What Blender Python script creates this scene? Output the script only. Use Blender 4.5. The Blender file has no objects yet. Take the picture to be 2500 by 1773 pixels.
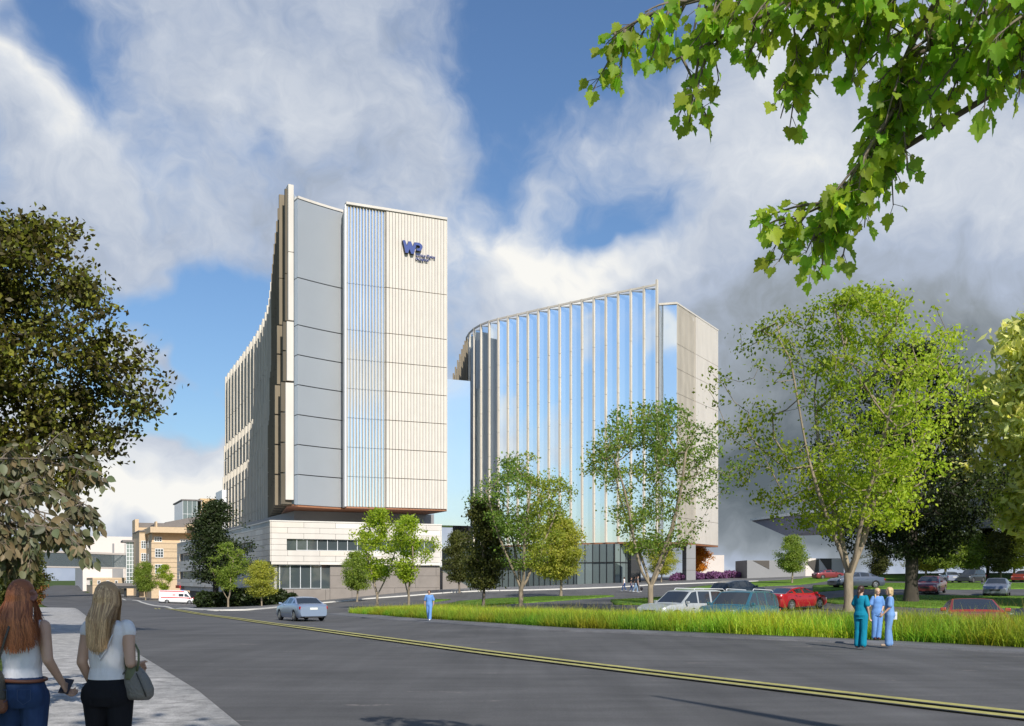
import bpy, bmesh, math, random
import numpy as np
from mathutils import Vector, Matrix
R = math.radians
rng = np.random.default_rng(7)
random.seed(7)
SC = bpy.context.scene
COL = SC.collection
F = 2400.0; CX = 1250.0; HY = 1415.0; CAMZ = 1.7      # measured from the photograph (2500 px wide)

# ------------------------------------------------------------------ terrain
CP = [(-3,5,0),(3,5,0),(-8,15,0),(8,15,0),(0,-10,0),(12,-10,0),(-12,-10,0),(-8,25,-.02),(0,25,-.05),(9.6,25.8,-.13),(13.5,26,-.12),
 (0,37,-.18),(-4.0,50,-.45),(-73.5,215,-3.5),(-16,30,-.05),(-56,118,-1.65),(-75,90,-1.1),(-82.5,180,-1.5),
 (-153,330,-.2),(-131,300,-1.8),(-119,280,-2.15),(-98,250,-2.7),(-83,220,-3.0),(-170,460,-4),(-31,127,-1.6),(-9.9,137,.27),(-20,112,-1.15),
 (-7.8,125,.03),(-38,130,-2.2),(-55,170,-2.9),(17,37,-.55),(10.2,28,-.03),(7.1,31,-.02),(2.4,34.5,-.01),(20,17,-.02),(34,8,0),(22,26,-.12),(15,30,-.15),(30,-12,0),(10,43.6,-.47),(7.9,46,-.55),(16.7,59,-.05),(39.5,80,.37),(65,144,1.64),(16.5,75,.14),
 (28,89,1.0),(15.2,114,.27),(20.5,165,1.15),(31.5,175,1.5),(39,180,2.0),(48.9,170,2.05),(70,160,2.7),(82,160,2.8),(30,36,-.55),(24,60,0),
 (5,115,-.1),(0,75,-.17),(3,46,-.25),(-6,75,-.7),(60,80,.5),(90,120,1.8),(110,60,0),(60,20,-.2),(60,-20,0),(-60,20,0),(-60,-20,0),(0,260,1.5),(60,260,2.6),(150,260,2.6),
 (0,400,0),(150,400,1),(-60,380,-2),(-260,300,-3),(-200,120,-1),(-150,60,-.5),(200,100,1.5),(200,0,0)]
CP += [(-.6*(Y-22)+dx, Y, -.018*(Y-25)) for Y in (33,44,56,68,82,98) for dx in (-14,-4,6)]
_P = np.array(CP, float); _c2 = 8.0**2
def _phi(d2): return np.sqrt(d2+_c2)
_A = _phi(((_P[:,None,:2]-_P[None,:,:2])**2).sum(-1)); n_ = len(_P)
_A2 = np.zeros((n_+3, n_+3)); _A2[:n_,:n_] = _A - np.eye(n_)*.5
_A2[:n_,n_] = 1; _A2[:n_,n_+1:] = _P[:,:2]/100; _A2[n_,:n_] = 1; _A2[n_+1:,:n_] = _P[:,:2].T/100
_W = np.linalg.solve(_A2, np.concatenate([_P[:,2], [0,0,0]]))
def hz(x, y):
    x = np.asarray(x, float); y = np.asarray(y, float)
    xc = np.clip(x, -260, 220); yc = np.clip(y, -25, 470)
    d2 = (xc[...,None]-_P[:,0])**2 + (yc[...,None]-_P[:,1])**2
    z = _phi(d2) @ _W[:n_] + _W[n_] + _W[n_+1]*xc/100 + _W[n_+2]*yc/100
    far = np.clip(np.maximum(np.maximum(x-180, -x-220), y-380)/120, 0, 1)
    return z*(1-far) + (-6.0)*far
def gz(x, y): return float(hz(x, y))
def ray(px, py, Y): return Vector(((px-CX)/F*Y, Y, CAMZ+(HY-py)/F*Y))
def ground(px, py, lo=4.0, hi=420.0):
    """where the sight line of a measured point meets the terrain"""
    ys = np.concatenate([np.linspace(lo, 60, 300), np.linspace(60.2, hi, 900)])
    zr = CAMZ + (HY-py)/F*ys; zt = hz((px-CX)/F*ys, ys)
    k = np.where(zr <= zt)[0]
    Y = ys[k[0]] if len(k) else hi
    if len(k) and k[0] > 0:
        a = zr[k[0]-1]-zt[k[0]-1]; b = zt[k[0]]-zr[k[0]]
        Y = ys[k[0]-1] + (ys[k[0]]-ys[k[0]-1])*a/(a+b)
    x = (px-CX)/F*Y
    return Vector((x, Y, gz(x, Y)))

# ------------------------------------------------------------------ objects
def tag(o, label=None, cat=None, group=None, kind=None):
    if label: o['label'] = label
    if cat: o['category'] = cat
    if group: o['group'] = group
    if kind: o['kind'] = kind
    return o
def empty(name, loc=(0,0,0), rz=0, label=None, cat=None, group=None):
    o = bpy.data.objects.new(name, None); COL.objects.link(o)
    o.location = loc; o.rotation_euler = (0,0,rz); o.empty_display_size = .2
    return tag(o, label, cat, group)
def link(name, me, parent=None, mats=(), smooth=False):
    o = bpy.data.objects.new(name, me); COL.objects.link(o)
    for m in (mats if isinstance(mats, (list, tuple)) else [mats]): me.materials.append(m)
    if parent: o.parent = parent
    if smooth: me.polygons.foreach_set('use_smooth', np.ones(len(me.polygons), bool))
    return o
def npmesh(name, V, Fc, col=None, mi=None, uv=None):
    """V (n,3); Fc (m,k) array of equal-sided faces or list of such arrays"""
    me = bpy.data.meshes.new(name)
    if not isinstance(Fc, list): Fc = [Fc]
    Fc = [np.asarray(f) for f in Fc if len(f)]
    loops = np.concatenate([f.ravel() for f in Fc]).astype(np.int32)
    sizes = np.concatenate([np.full(len(f), f.shape[1]) for f in Fc]).astype(np.int32)
    starts = np.concatenate([[0], np.cumsum(sizes)[:-1]]).astype(np.int32)
    me.vertices.add(len(V)); me.vertices.foreach_set('co', np.asarray(V, np.float32).ravel())
    me.loops.add(len(loops)); me.loops.foreach_set('vertex_index', loops)
    me.polygons.add(len(sizes)); me.polygons.foreach_set('loop_start', starts); me.polygons.foreach_set('loop_total', sizes)
    if mi is not None: me.polygons.foreach_set('material_index', np.asarray(mi, np.int32))
    if col is not None:
        a = me.color_attributes.new('tint', 'FLOAT_COLOR', 'POINT')
        c = np.ones((len(V), 4), np.float32); c[:, :3] = np.asarray(col).reshape(len(V), -1)[:, :3]
        a.data.foreach_set('color', c.ravel())
    me.update(calc_edges=True); me.validate()
    return me
class MB:
    """collects simple solids, builds them as one mesh"""
    def __init__(s): s.v = []; s.f = []; s.m = []
    def add(s, vs, fs, mi=0):
        b = len(s.v); s.v += [tuple(v) for v in vs]; s.f += [tuple(b+i for i in f) for f in fs]; s.m += [mi]*len(fs); return s
    def box(s, c, d, rz=0, mi=0):
        cx, cy, cz = c; dx, dy, dz = d[0]/2, d[1]/2, d[2]/2; ca, sa = math.cos(rz), math.sin(rz)
        vs = [(cx+x*ca-y*sa, cy+x*sa+y*ca, cz+z) for z in (-dz, dz) for (x, y) in ((-dx,-dy),(dx,-dy),(dx,dy),(-dx,dy))]
        return s.add(vs, [(3,2,1,0),(4,5,6,7),(0,1,5,4),(1,2,6,5),(2,3,7,6),(3,0,4,7)], mi)
    def prism(s, pts, z0, z1, mi=0):
        n = len(pts); vs = [(p[0],p[1],z0) for p in pts]+[(p[0],p[1],z1) for p in pts]
        a = sum(pts[i][0]*pts[(i+1)%n][1]-pts[(i+1)%n][0]*pts[i][1] for i in range(n))
        fs = [tuple(range(n))[::-1], tuple(range(n, 2*n))]+[(i,(i+1)%n,n+(i+1)%n,n+i) for i in range(n)]
        if a < 0: fs = [f[::-1] for f in fs]
        return s.add(vs, fs, mi)
    def wallbox(s, a, b, z0, z1, t, off=0.0, mi=0):
        """box along plan line a->b, thickness t, its outer face 'off' in front (to the right of a->b)"""
        a = Vector(a[:2]); b = Vector(b[:2]); d = (b-a).normalized(); n = Vector((d.y, -d.x))
        p = [a+n*off, b+n*off, b+n*(off-t), a+n*(off-t)]
        return s.prism(p, z0, z1, mi)
    def tube(s, pts, rs, seg=8, mi=0, cap=True):
        pts = [Vector(p) for p in pts]; n = len(pts)
        if not hasattr(rs, '__len__'): rs = [rs]*n
        b = len(s.v); up = Vector((0,0,1)); prev = None
        for i, p in enumerate(pts):
            t = (pts[min(i+1,n-1)]-pts[max(i-1,0)]).normalized()
            u = (prev if prev is not None else (Vector((1,0,0)) if abs(t.z) > .8 else up))
            u = (u - t*u.dot(t)).normalized(); prev = u; w = t.cross(u)
            for k in range(seg):
                a = 2*math.pi*k/seg; s.v.append(tuple(p+(u*math.cos(a)+w*math.sin(a))*rs[i]))
        for i in range(n-1):
            for k in range(seg):
                s.f.append((b+i*seg+k, b+i*seg+(k+1)%seg, b+(i+1)*seg+(k+1)%seg, b+(i+1)*seg+k)); s.m.append(mi)
        if cap:
            s.f.append(tuple(b+k for k in range(seg))[::-1]); s.m.append(mi)
            s.f.append(tuple(b+(n-1)*seg+k for k in range(seg))); s.m.append(mi)
        return s
    def build(s, name, mats, parent=None, smooth=False, bevel=0):
        me = bpy.data.meshes.new(name); me.from_pydata(s.v, [], s.f)
        me.polygons.foreach_set('material_index', s.m); me.update()
        o = link(name, me, parent, mats, smooth)
        if bevel:
            m = o.modifiers.new('b', 'BEVEL'); m.width = bevel; m.segments = 2; m.limit_method = 'ANGLE'; m.angle_limit = R(40)
        return o

# ------------------------------------------------------------------ materials
def newmat(name):
    m = bpy.data.materials.new(name); m.use_nodes = True; nt = m.node_tree
    return m, nt, nt.nodes['Principled BSDF'], nt.nodes, nt.links
def mat(name, col, rough=.7, metal=0, var=.12, scale=3.0, bump=0.0, bscale=None, spec=.5, coat=0, stretch=(1,1,1), var2=0, scale2=.3):
    m, nt, b, N, L = newmat(name)
    b.inputs['Roughness'].default_value = rough; b.inputs['Metallic'].default_value = metal
    b.inputs['Specular IOR Level'].default_value = spec; b.inputs['Coat Weight'].default_value = coat
    b.inputs['Base Color'].default_value = (*col, 1)
    tc = N.new('ShaderNodeTexCoord'); mp = N.new('ShaderNodeMapping'); mp.inputs['Scale'].default_value = stretch
    L.new(tc.outputs['Object'], mp.inputs[0])
    if var > 0:
        nz = N.new('ShaderNodeTexNoise'); nz.inputs['Scale'].default_value = scale; nz.inputs['Detail'].default_value = 5
        L.new(mp.outputs[0], nz.inputs['Vector'])
        r = N.new('ShaderNodeMapRange'); r.inputs[1].default_value = .25; r.inputs[2].default_value = .75
        r.inputs[3].default_value = 1-var; r.inputs[4].default_value = 1+var; L.new(nz.outputs[0], r.inputs[0])
        fac = r.outputs[0]
        if var2 > 0:
            n2 = N.new('ShaderNodeTexNoise'); n2.inputs['Scale'].default_value = scale2; n2.inputs['Detail'].default_value = 3
            L.new(mp.outputs[0], n2.inputs['Vector'])
            r2 = N.new('ShaderNodeMapRange'); r2.inputs[1].default_value = .3; r2.inputs[2].default_value = .7
            r2.inputs[3].default_value = 1-var2; r2.inputs[4].default_value = 1+var2; L.new(n2.outputs[0], r2.inputs[0])
            mu = N.new('ShaderNodeMath'); mu.operation = 'MULTIPLY'; L.new(fac, mu.inputs[0]); L.new(r2.outputs[0], mu.inputs[1]); fac = mu.outputs[0]
        v = N.new('ShaderNodeVectorMath'); v.operation = 'SCALE'; v.inputs[0].default_value = col
        L.new(fac, v.inputs['Scale']); L.new(v.outputs[0], b.inputs['Base Color'])
    if bump > 0:
        nb = N.new('ShaderNodeTexNoise'); nb.inputs['Scale'].default_value = bscale or scale*4; nb.inputs['Detail'].default_value = 4
        L.new(mp.outputs[0], nb.inputs['Vector'])
        bp = N.new('ShaderNodeBump'); bp.inputs['Strength'].default_value = bump; bp.inputs['Distance'].default_value = .02
        L.new(nb.outputs[0], bp.inputs['Height']); L.new(bp.outputs[0], b.inputs['Normal'])
    return m
def leafmat(name, col, trans=.45, tcol=None, rough=.5):
    m, nt, b, N, L = newmat(name)
    at = N.new('ShaderNodeAttribute'); at.attribute_name = 'tint'
    mx = N.new('ShaderNodeVectorMath'); mx.operation = 'MULTIPLY'; mx.inputs[0].default_value = col
    L.new(at.outputs['Color'], mx.inputs[1]); L.new(mx.outputs[0], b.inputs['Base Color'])
    b.inputs['Roughness'].default_value = rough; b.inputs['Specular IOR Level'].default_value = .3
    tr = N.new('ShaderNodeBsdfTranslucent'); m2 = N.new('ShaderNodeVectorMath'); m2.operation = 'MULTIPLY'
    m2.inputs[0].default_value = tcol or (col[0]*1.5, col[1]*1.6, col[2]*.6)
    L.new(at.outputs['Color'], m2.inputs[1]); L.new(m2.outputs[0], tr.inputs[0])
    ms = N.new('ShaderNodeMixShader'); ms.inputs[0].default_value = trans
    L.new(b.outputs[0], ms.inputs[1]); L.new(tr.outputs[0], ms.inputs[2]); L.new(ms.outputs[0], N['Material Output'].inputs[0])
    return m
def glassmat(name, col, rough=.03, metal=.85, wav=.0, spec=.8):
    """coated facade glass: mostly mirrors the sky"""
    m, nt, b, N, L = newmat(name)
    b.inputs['Base Color'].default_value = (*col, 1); b.inputs['Metallic'].default_value = metal
    b.inputs['Roughness'].default_value = rough; b.inputs['Specular IOR Level'].default_value = spec
    if wav:
        tc = N.new('ShaderNodeTexCoord'); nb = N.new('ShaderNodeTexNoise'); nb.inputs['Scale'].default_value = .12; nb.inputs['Detail'].default_value = 1
        L.new(tc.outputs['Object'], nb.inputs['Vector'])
        bp = N.new('ShaderNodeBump'); bp.inputs['Strength'].default_value = wav; bp.inputs['Distance'].default_value = 1
        L.new(nb.outputs[0], bp.inputs['Height']); L.new(bp.outputs[0], b.inputs['Normal'])
    return m
M = {}
M['stone'] = mat('travertine', (.60,.555,.495), .75, var=.07, scale=.8, stretch=(1,1,.25), bump=.1, bscale=6)
M['stone_gap'] = mat('dark_joint', (.09,.08,.07), .9, var=0)  # dark backing colour for the joints between panels
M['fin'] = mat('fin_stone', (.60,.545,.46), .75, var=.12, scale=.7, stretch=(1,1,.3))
M['fin_shade'] = mat('fin_stone_shaded', (.21,.17,.115), .8, var=.15, scale=.7, stretch=(1,1,.2))  # fin stone with the shade of the turned-away side put into its colour
M['fin_shade2'] = mat('fin_stone_deep_shade', (.11,.092,.065), .8, var=.2, scale=.7, stretch=(1,1,.2))  # deeper painted shade, alternated to set the near ribs apart
M['grey_panel'] = mat('grey_metal_panel', (.36,.38,.40), .5, metal=.3, var=.03, scale=.2)
M['grey_wall'] = mat('grey_render', (.25,.25,.255), .8, var=.05, scale=.5)
M['soffit'] = mat('copper_soffit', (.30,.13,.065), .6, var=.1, scale=1.5, stretch=(3,.3,1))
M['glass_sky'] = glassmat('curtain_glass', (.80,.87,.93), .02, .92, wav=.03)
M['glass_strip'] = glassmat('strip_glass', (.78,.84,.90), .03, .9, wav=.02)
M['glass_dark'] = glassmat('window_glass', (.06,.075,.08), .04, .0, spec=1.0)
M['glass_mid'] = glassmat('lobby_glass', (.25,.31,.31), .05, .35, spec=1.0)
M['white_metal'] = mat('white_metal', (.75,.76,.77), .4, metal=.2, var=.02)
M['dark_metal'] = mat('dark_metal', (.05,.052,.055), .5, metal=.5, var=.05)
M['tan'] = mat('tan_brick', (.58,.44,.29), .85, var=.08, scale=2.5, bump=.15)
M['tan_line'] = mat('tan_brick_course', (.27,.20,.14), .9, var=.05)
M['roof_grey'] = mat('slate_roof', (.17,.155,.15), .7, var=.1, scale=2)
M['base_stone'] = mat('brown_base_stone', (.235,.205,.18), .8, var=.10, scale=.9, bump=.1)
M['pale_wall'] = mat('pale_render', (.66,.60,.56), .85, var=.03, scale=.4)
M['conc'] = mat('light_concrete', (.42,.40,.38), .85, var=.08, scale=1.2)
M['kerb'] = mat('kerb_concrete', (.52,.50,.46), .85, var=.08, scale=3)
M['bark_light'] = mat('light_bark', (.26,.21,.145), .9, var=.3, scale=6, bump=.6, stretch=(1,1,.3))
M['bark_dark'] = mat('dark_bark', (.055,.045,.035), .9, var=.3, scale=6, bump=.6, stretch=(1,1,.3))
M['bark_mid'] = mat('grey_brown_bark', (.16,.13,.10), .9, var=.3, scale=6, bump=.6, stretch=(1,1,.3))
M['yellow'] = mat('yellow_line_paint', (.37,.34,.10), .7, var=.22, scale=5, var2=.15, scale2=.6)
M['white_line'] = mat('worn_white_paint', (.33,.32,.31), .8, var=.25, scale=4)
# ------------------------------------------------------------------ camera, light, sky
cam = bpy.data.cameras.new('camera'); co = bpy.data.objects.new('camera', cam); COL.objects.link(co)
co.location = (0,0,CAMZ); co.rotation_euler = (R(90),0,0)
cam.sensor_width = 36; cam.lens = 36*F/2500; cam.shift_y = (HY-886.5)/2500; cam.clip_end = 9000; cam.clip_start = .05
SC.camera = co
SUN = Vector((.36,-.933,0)).normalized(); EL = R(37)
sd = Vector((SUN.x*math.cos(EL), SUN.y*math.cos(EL), math.sin(EL)))
sl = bpy.data.lights.new('sun', 'SUN'); sl.energy = 4.6; sl.angle = R(.5); sl.color = (1.0,.945,.86)
so = bpy.data.objects.new('sun', sl); COL.objects.link(so); so.rotation_euler = (-sd).to_track_quat('-Z','Y').to_euler()
w = bpy.data.worlds.new('World'); SC.world = w; w.use_nodes = True
nt = w.node_tree; N = nt.nodes; L = nt.links
bg = N['Background']; sky = N.new('ShaderNodeTexSky'); sky.sky_type = 'NISHITA'; sky.sun_disc = False
sky.sun_elevation = EL; sky.sun_rotation = math.atan2(SUN.x, SUN.y); sky.air_density = 1.3; sky.dust_density = .6; sky.ozone_density = 2.5
bg.inputs[1].default_value = .11; 
def math_(op, a, b=None, clamp=False):
    n = N.new('ShaderNodeMath'); n.operation = op; n.use_clamp = clamp
    for i, v in enumerate((a, b)):
        if v is None: continue
        if isinstance(v, (int, float)): n.inputs[i].default_value = v
        else: L.new(v, n.inputs[i])
    return n.outputs[0]
tc = N.new('ShaderNodeTexCoord')
def noise(vec, sc, det=6, rough=.55, out=0, dist=0):
    n = N.new('ShaderNodeTexNoise'); n.inputs['Scale'].default_value = sc; n.inputs['Detail'].default_value = det
    n.inputs['Roughness'].default_value = rough; n.inputs['Distortion'].default_value = dist; L.new(vec, n.inputs['Vector']); return n.outputs[out]
def vmath(op, a, b):
    n = N.new('ShaderNodeVectorMath'); n.operation = op
    for i, v in enumerate((a, b)):
        if isinstance(v, tuple): n.inputs[i].default_value = v
        else: L.new(v, n.inputs[i])
    return n
nv = noise(tc.outputs['Generated'], 4.5, 4, .6, 1)
off = vmath('MULTIPLY', vmath('SUBTRACT', nv, (.5,.5,.5)).outputs[0], (.30,.30,.22)).outputs[0]
wd = vmath('ADD', tc.outputs['Generated'], off).outputs[0]
def dirv(px, py):
    return Vector(((px-CX)/F, 1, (HY-py)/F)).normalized()
def blobs(lst, base):
    acc = base
    for (px, py, rx, ry, amp, tilt) in lst:
        c = Vector(px).normalized() if isinstance(px, tuple) else dirv(px, py); rt = Vector((c.y, -c.x, 0)).normalized(); up = rt.cross(c)
        ca, sa = math.cos(R(tilt)), math.sin(R(tilt)); e1 = rt*ca+up*sa; e2 = up*ca-rt*sa
        m3 = Matrix((e1, e2, -c)).transposed()
        if m3.determinant() < 0: m3 = Matrix((e1, e2, c)).transposed()
        mp = N.new('ShaderNodeMapping'); mp.vector_type = 'TEXTURE'; mp.inputs['Location'].default_value = c
        mp.inputs['Rotation'].default_value = m3.to_euler(); mp.inputs['Scale'].default_value = (rx/F*2.1, ry/F*2.1, 1.2)
        L.new(wd, mp.inputs[0]); g = N.new('ShaderNodeTexGradient'); g.gradient_type = 'QUADRATIC_SPHERE'; L.new(mp.outputs[0], g.inputs[0])
        n = N.new('ShaderNodeMath'); n.operation = 'MULTIPLY_ADD'; n.inputs[1].default_value = amp
        L.new(g.outputs[1], n.inputs[0])
        if isinstance(acc, (int, float)): n.inputs[2].default_value = acc
        else: L.new(acc, n.inputs[2])
        acc = n.outputs[0]
    return acc
sxyz = N.new('ShaderNodeSeparateXYZ'); L.new(tc.outputs['Generated'], sxyz.inputs[0])
back = math_('LESS_THAN', sxyz.outputs[1], 0)
back = math_('MULTIPLY', back, math_('MULTIPLY', sxyz.outputs[1], -2.5, True), True)
# cloud cover (+) and clear patches (-)
n1 = noise(wd, 2.5, 8, .60)
dens = blobs([(720,170,540,300,.22,-15),(1000,380,330,170,.16,-20),(60,330,240,230,.38,-40),(330,620,330,130,.28,-8),(300,1220,440,130,.75,-5),(480,1170,110,90,.3,0),
 (375,890,55,100,.5,35),(230,1060,240,60,.32,-20),(1330,690,190,140,.5,15),(1180,860,200,120,.2,0),(2250,420,520,430,.38,0),(1950,800,560,420,.5,0),(1900,1150,600,330,.5,0),
 (1250,1200,260,200,.25,0),(1560,560,140,60,.1,0),(760,560,200,100,.14,0),
 (190,120,150,260,-.30,50),(500,760,260,110,-.40,-15),(480,980,160,120,-.4,0),(1450,180,300,260,-.22,0),(1560,540,230,80,-.36,8),(1230,420,120,300,-.12,0),(330,1440,200,60,-.1,0),(2480,180,60,130,-.3,0),(1500,1400,400,30,-.1,0),((-.42,-.90,.13),0,230,70,.42,10),((-.30,-.95,.27),0,300,75,.40,12),((-.08,-1,.17),0,210,80,.40,-10),((-.22,-.97,.40),0,260,60,.34,-8),((-.60,-.76,.30),0,300,80,.34,14),((-.80,-.58,.16),0,300,90,.32,-6),((-.42,-.86,.52),0,300,90,.28,0),((.60,-.78,.22),0,380,120,.34,8),((.55,-.75,.55),0,300,110,.26,-10),((-.72,-.62,.50),0,260,80,.26,20)], math_('ADD', n1, math_('MULTIPLY', back, -.02)))
mr = N.new('ShaderNodeMapRange'); mr.interpolation_type = 'SMOOTHSTEP'
mr.inputs[1].default_value = .50; mr.inputs[2].default_value = .74; L.new(dens, mr.inputs[0]); alpha = mr.outputs[0]
n2 = noise(wd, 4.8, 7, .63)
n2b = math_('MULTIPLY', math_('SUBTRACT', n2, .5), 1.15)
br = blobs([(20,150,60,230,.35,55),(130,380,110,120,.25,-40),(1100,150,110,150,.32,-30),(300,1200,360,90,.55,-4),(480,1150,120,80,.3,0),(1330,640,190,120,.55,10),(1500,600,110,50,.3,0),
 (2100,420,380,180,.24,20),(2400,560,220,150,.22,0),(300,590,130,60,.16,-30),(1050,620,260,100,.08,0),
 (200,1290,260,50,-.1,0),(650,230,380,240,.10,0),(1950,700,420,130,-.22,0),(1850,1130,480,300,-.50,0),(2250,1050,480,300,-.34,0),(2480,750,300,170,-.16,0),(1900,1270,300,60,-.1,0),(1950,1375,500,40,.40,0)], math_('ADD', math_('ADD', n2b, .60), math_('MULTIPLY', back, .26)))
cr = N.new('ShaderNodeValToRGB'); L.new(br, cr.inputs[0]); e = cr.color_ramp.elements
e[0].position = .0; e[0].color = (.12,.15,.175,1); e[1].position = 1; e[1].color = (1.0,.99,.95,1)
x = e.new(.30); x.color = (.31,.35,.39,1); x = e.new(.55); x.color = (.47,.54,.67,1); x = e.new(.8); x.color = (.75,.79,.85,1)
bc = N.new('ShaderNodeBackground'); L.new(cr.outputs[0], bc.inputs[0]); bc.inputs[1].default_value = .82
tint = vmath('MULTIPLY', sky.outputs[0], (.62,.75,.93)).outputs[0]; L.new(tint, bg.inputs[0])
mx = N.new('ShaderNodeMixShader'); L.new(alpha, mx.inputs[0]); L.new(bg.outputs[0], mx.inputs[1]); L.new(bc.outputs[0], mx.inputs[2])
L.new(mx.outputs[0], N['World Output'].inputs[0])
SC.view_settings.view_transform = 'Standard'; SC.view_settings.look = 'None'; SC.view_settings.exposure = 0.22; SC.view_settings.gamma = 1
SC.render.engine = 'CYCLES'; SC.cycles.max_bounces = 6; SC.cycles.transparent_max_bounces = 6

# ------------------------------------------------------------------ ground sheets
from mathutils.geometry import delaunay_2d_cdt
def W(pts): return [tuple(ground(*p)[:2]) for p in pts]
def pin(P, poly):
    x, y = P[:,0], P[:,1]; c = np.zeros(len(P), bool); n = len(poly); j = n-1
    for i in range(n):
        xi, yi = poly[i]; xj, yj = poly[j]
        if yi != yj: c ^= ((yi > y) != (yj > y)) & (x < (xj-xi)*(y-yi)/(yj-yi)+xi)
        j = i
    return c
def drape(name, poly, dz, m, step=2.0, skirt=.0, parent=None):
    poly = [tuple(map(float, p)) for p in poly]
    n = len(poly); dense = []
    for i in range(n):
        a = np.array(poly[i]); b = np.array(poly[(i+1)%n]); k = max(1, int(np.linalg.norm(b-a)/step))
        dense += [tuple(a+(b-a)*t/k) for t in range(k)]
    A = np.array(dense); x0, y0 = A.min(0); x1, y1 = A.max(0)
    g = np.stack(np.meshgrid(np.arange(math.ceil(x0/step)*step, x1, step), np.arange(math.ceil(y0/step)*step, y1, step)), -1).reshape(-1, 2)
    g = g[pin(g, poly)] if len(g) else g
    vs = [Vector(p) for p in dense]+[Vector(p) for p in g]; ed = [(i, (i+1)%len(dense)) for i in range(len(dense))]
    ov, oe, of, *_ = delaunay_2d_cdt(vs, ed, [], 1, 1e-4)
    V = np.array([tuple(v) for v in ov]); z = hz(V[:,0], V[:,1])+dz
    V3 = np.column_stack([V, z]); Fc = np.array([f for f in of if len(f) == 3])
    a, b, c = V3[Fc[:,0]], V3[Fc[:,1]], V3[Fc[:,2]]
    neg = ((b-a)[:,0]*(c-a)[:,1]-(b-a)[:,1]*(c-a)[:,0]) < 0; Fc[neg] = Fc[neg][:, ::-1]
    fl = [Fc]
    if skirt:
        from collections import Counter
        E = np.concatenate([Fc[:,[0,1]], Fc[:,[1,2]], Fc[:,[2,0]]]); key = Counter(map(tuple, np.sort(E, 1)))
        B = np.array([e for e in E if key[tuple(sorted(e))] == 1]); nb = len(V3)
        V3 = np.concatenate([V3, V3-[0,0,skirt]]); fl.append(np.column_stack([B[:,1], B[:,0], B[:,0]+nb, B[:,1]+nb]))
    o = link(name, npmesh(name, V3, fl), parent, m)
    return o
def strip(name, pts, wdt, dz, m, skirt=0, side=0, step=1.5, kind='structure', parent=None):
    """ribbon of constant width along a world polyline"""
    P = [Vector(p[:2]) for p in pts]; l = []; r = []
    for i, p in enumerate(P):
        t = (P[min(i+1,len(P)-1)]-P[max(i-1,0)]).normalized(); nn = Vector((-t.y, t.x))
        a = wdt*(.5+side/2); b = wdt*(.5-side/2)
        l.append(tuple(p+nn*a)); r.append(tuple(p-nn*b))
    o = drape(name, l+r[::-1], dz, m, step, skirt, parent)
    if kind: o['kind'] = kind
    return o
def asphalt(name, base, streak=.0):
    m, nt, b, N, L = newmat(name); b.inputs['Roughness'].default_value = .82; b.inputs['Specular IOR Level'].default_value = .35
    tc = N.new('ShaderNodeTexCoord')
    def nz(sc, det, stretch=(1,1,1), rot=0, rough=.5):
        mp = N.new('ShaderNodeMapping'); mp.inputs['Scale'].default_value = stretch; mp.inputs['Rotation'].default_value = (0,0,rot)
        L.new(tc.outputs['Object'], mp.inputs[0]); n = N.new('ShaderNodeTexNoise'); n.inputs['Scale'].default_value = sc
        n.inputs['Detail'].default_value = det; n.inputs['Roughness'].default_value = rough; L.new(mp.outputs[0], n.inputs['Vector']); return n.outputs[0]
    def mr(v, a, bb, c, d, sm=False):
        r = N.new('ShaderNodeMapRange'); r.inputs[1].default_value = a; r.inputs[2].default_value = bb; r.inputs[3].default_value = c; r.inputs[4].default_value = d
        if sm: r.interpolation_type = 'SMOOTHSTEP'
        L.new(v, r.inputs[0]); return r.outputs[0]
    def mul(a, c):
        n = N.new('ShaderNodeMath'); n.operation = 'MULTIPLY'; L.new(a, n.inputs[0]); L.new(c, n.inputs[1]); return n.outputs[0]
    fine = mr(nz(38, 4, rough=.7), .3, .7, .78, 1.22); big = mr(nz(.25, 5), .3, .7, .78, 1.22)
    sk = mul(mr(nz(1.1, 5, (.35,2.2,1), R(8), .6), .3, .7, .85, 1.16), mr(nz(.55, 4, (2.2,.12,1), -math.atan(.55), .6), .35, .65, .88, 1.10))
    v = N.new('ShaderNodeVectorMath'); v.operation = 'SCALE'; v.inputs[0].default_value = base; L.new(mul(mul(fine, big), sk), v.inputs['Scale'])
    out = v.outputs[0]
    if streak:
        s1 = mr(nz(.9, 6, (.45,2.6,1), R(-6), .62), .645, .70, 0, .75, True); s2 = mr(nz(9, 4, (1,2,1)), .42, .55, 0, 1)
        mx = N.new('ShaderNodeMix'); mx.data_type = 'RGBA'; L.new(mul(s1, s2), mx.inputs[0]); L.new(out, mx.inputs[6]); mx.inputs[7].default_value = (.30,.26,.23,1); out = mx.outputs[2]
    L.new(out, b.inputs['Base Color'])
    bp = N.new('ShaderNodeBump'); bp.inputs['Strength'].default_value = .35; bp.inputs['Distance'].default_value = .01
    L.new(nz(60, 3), bp.inputs['Height']); L.new(bp.outputs[0], b.inputs['Normal']); return m
M['asphalt'] = asphalt('asphalt', (.088,.086,.085), 1)
M['asphalt2'] = asphalt('lot_asphalt', (.040,.041,.043))
M['walk_dark'] = asphalt('dark_paving', (.13,.13,.135))
M['plaza'] = mat('plaza_paving', (.12,.118,.118), .7, var=.12, scale=.6, var2=.15, scale2=.1)
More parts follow.
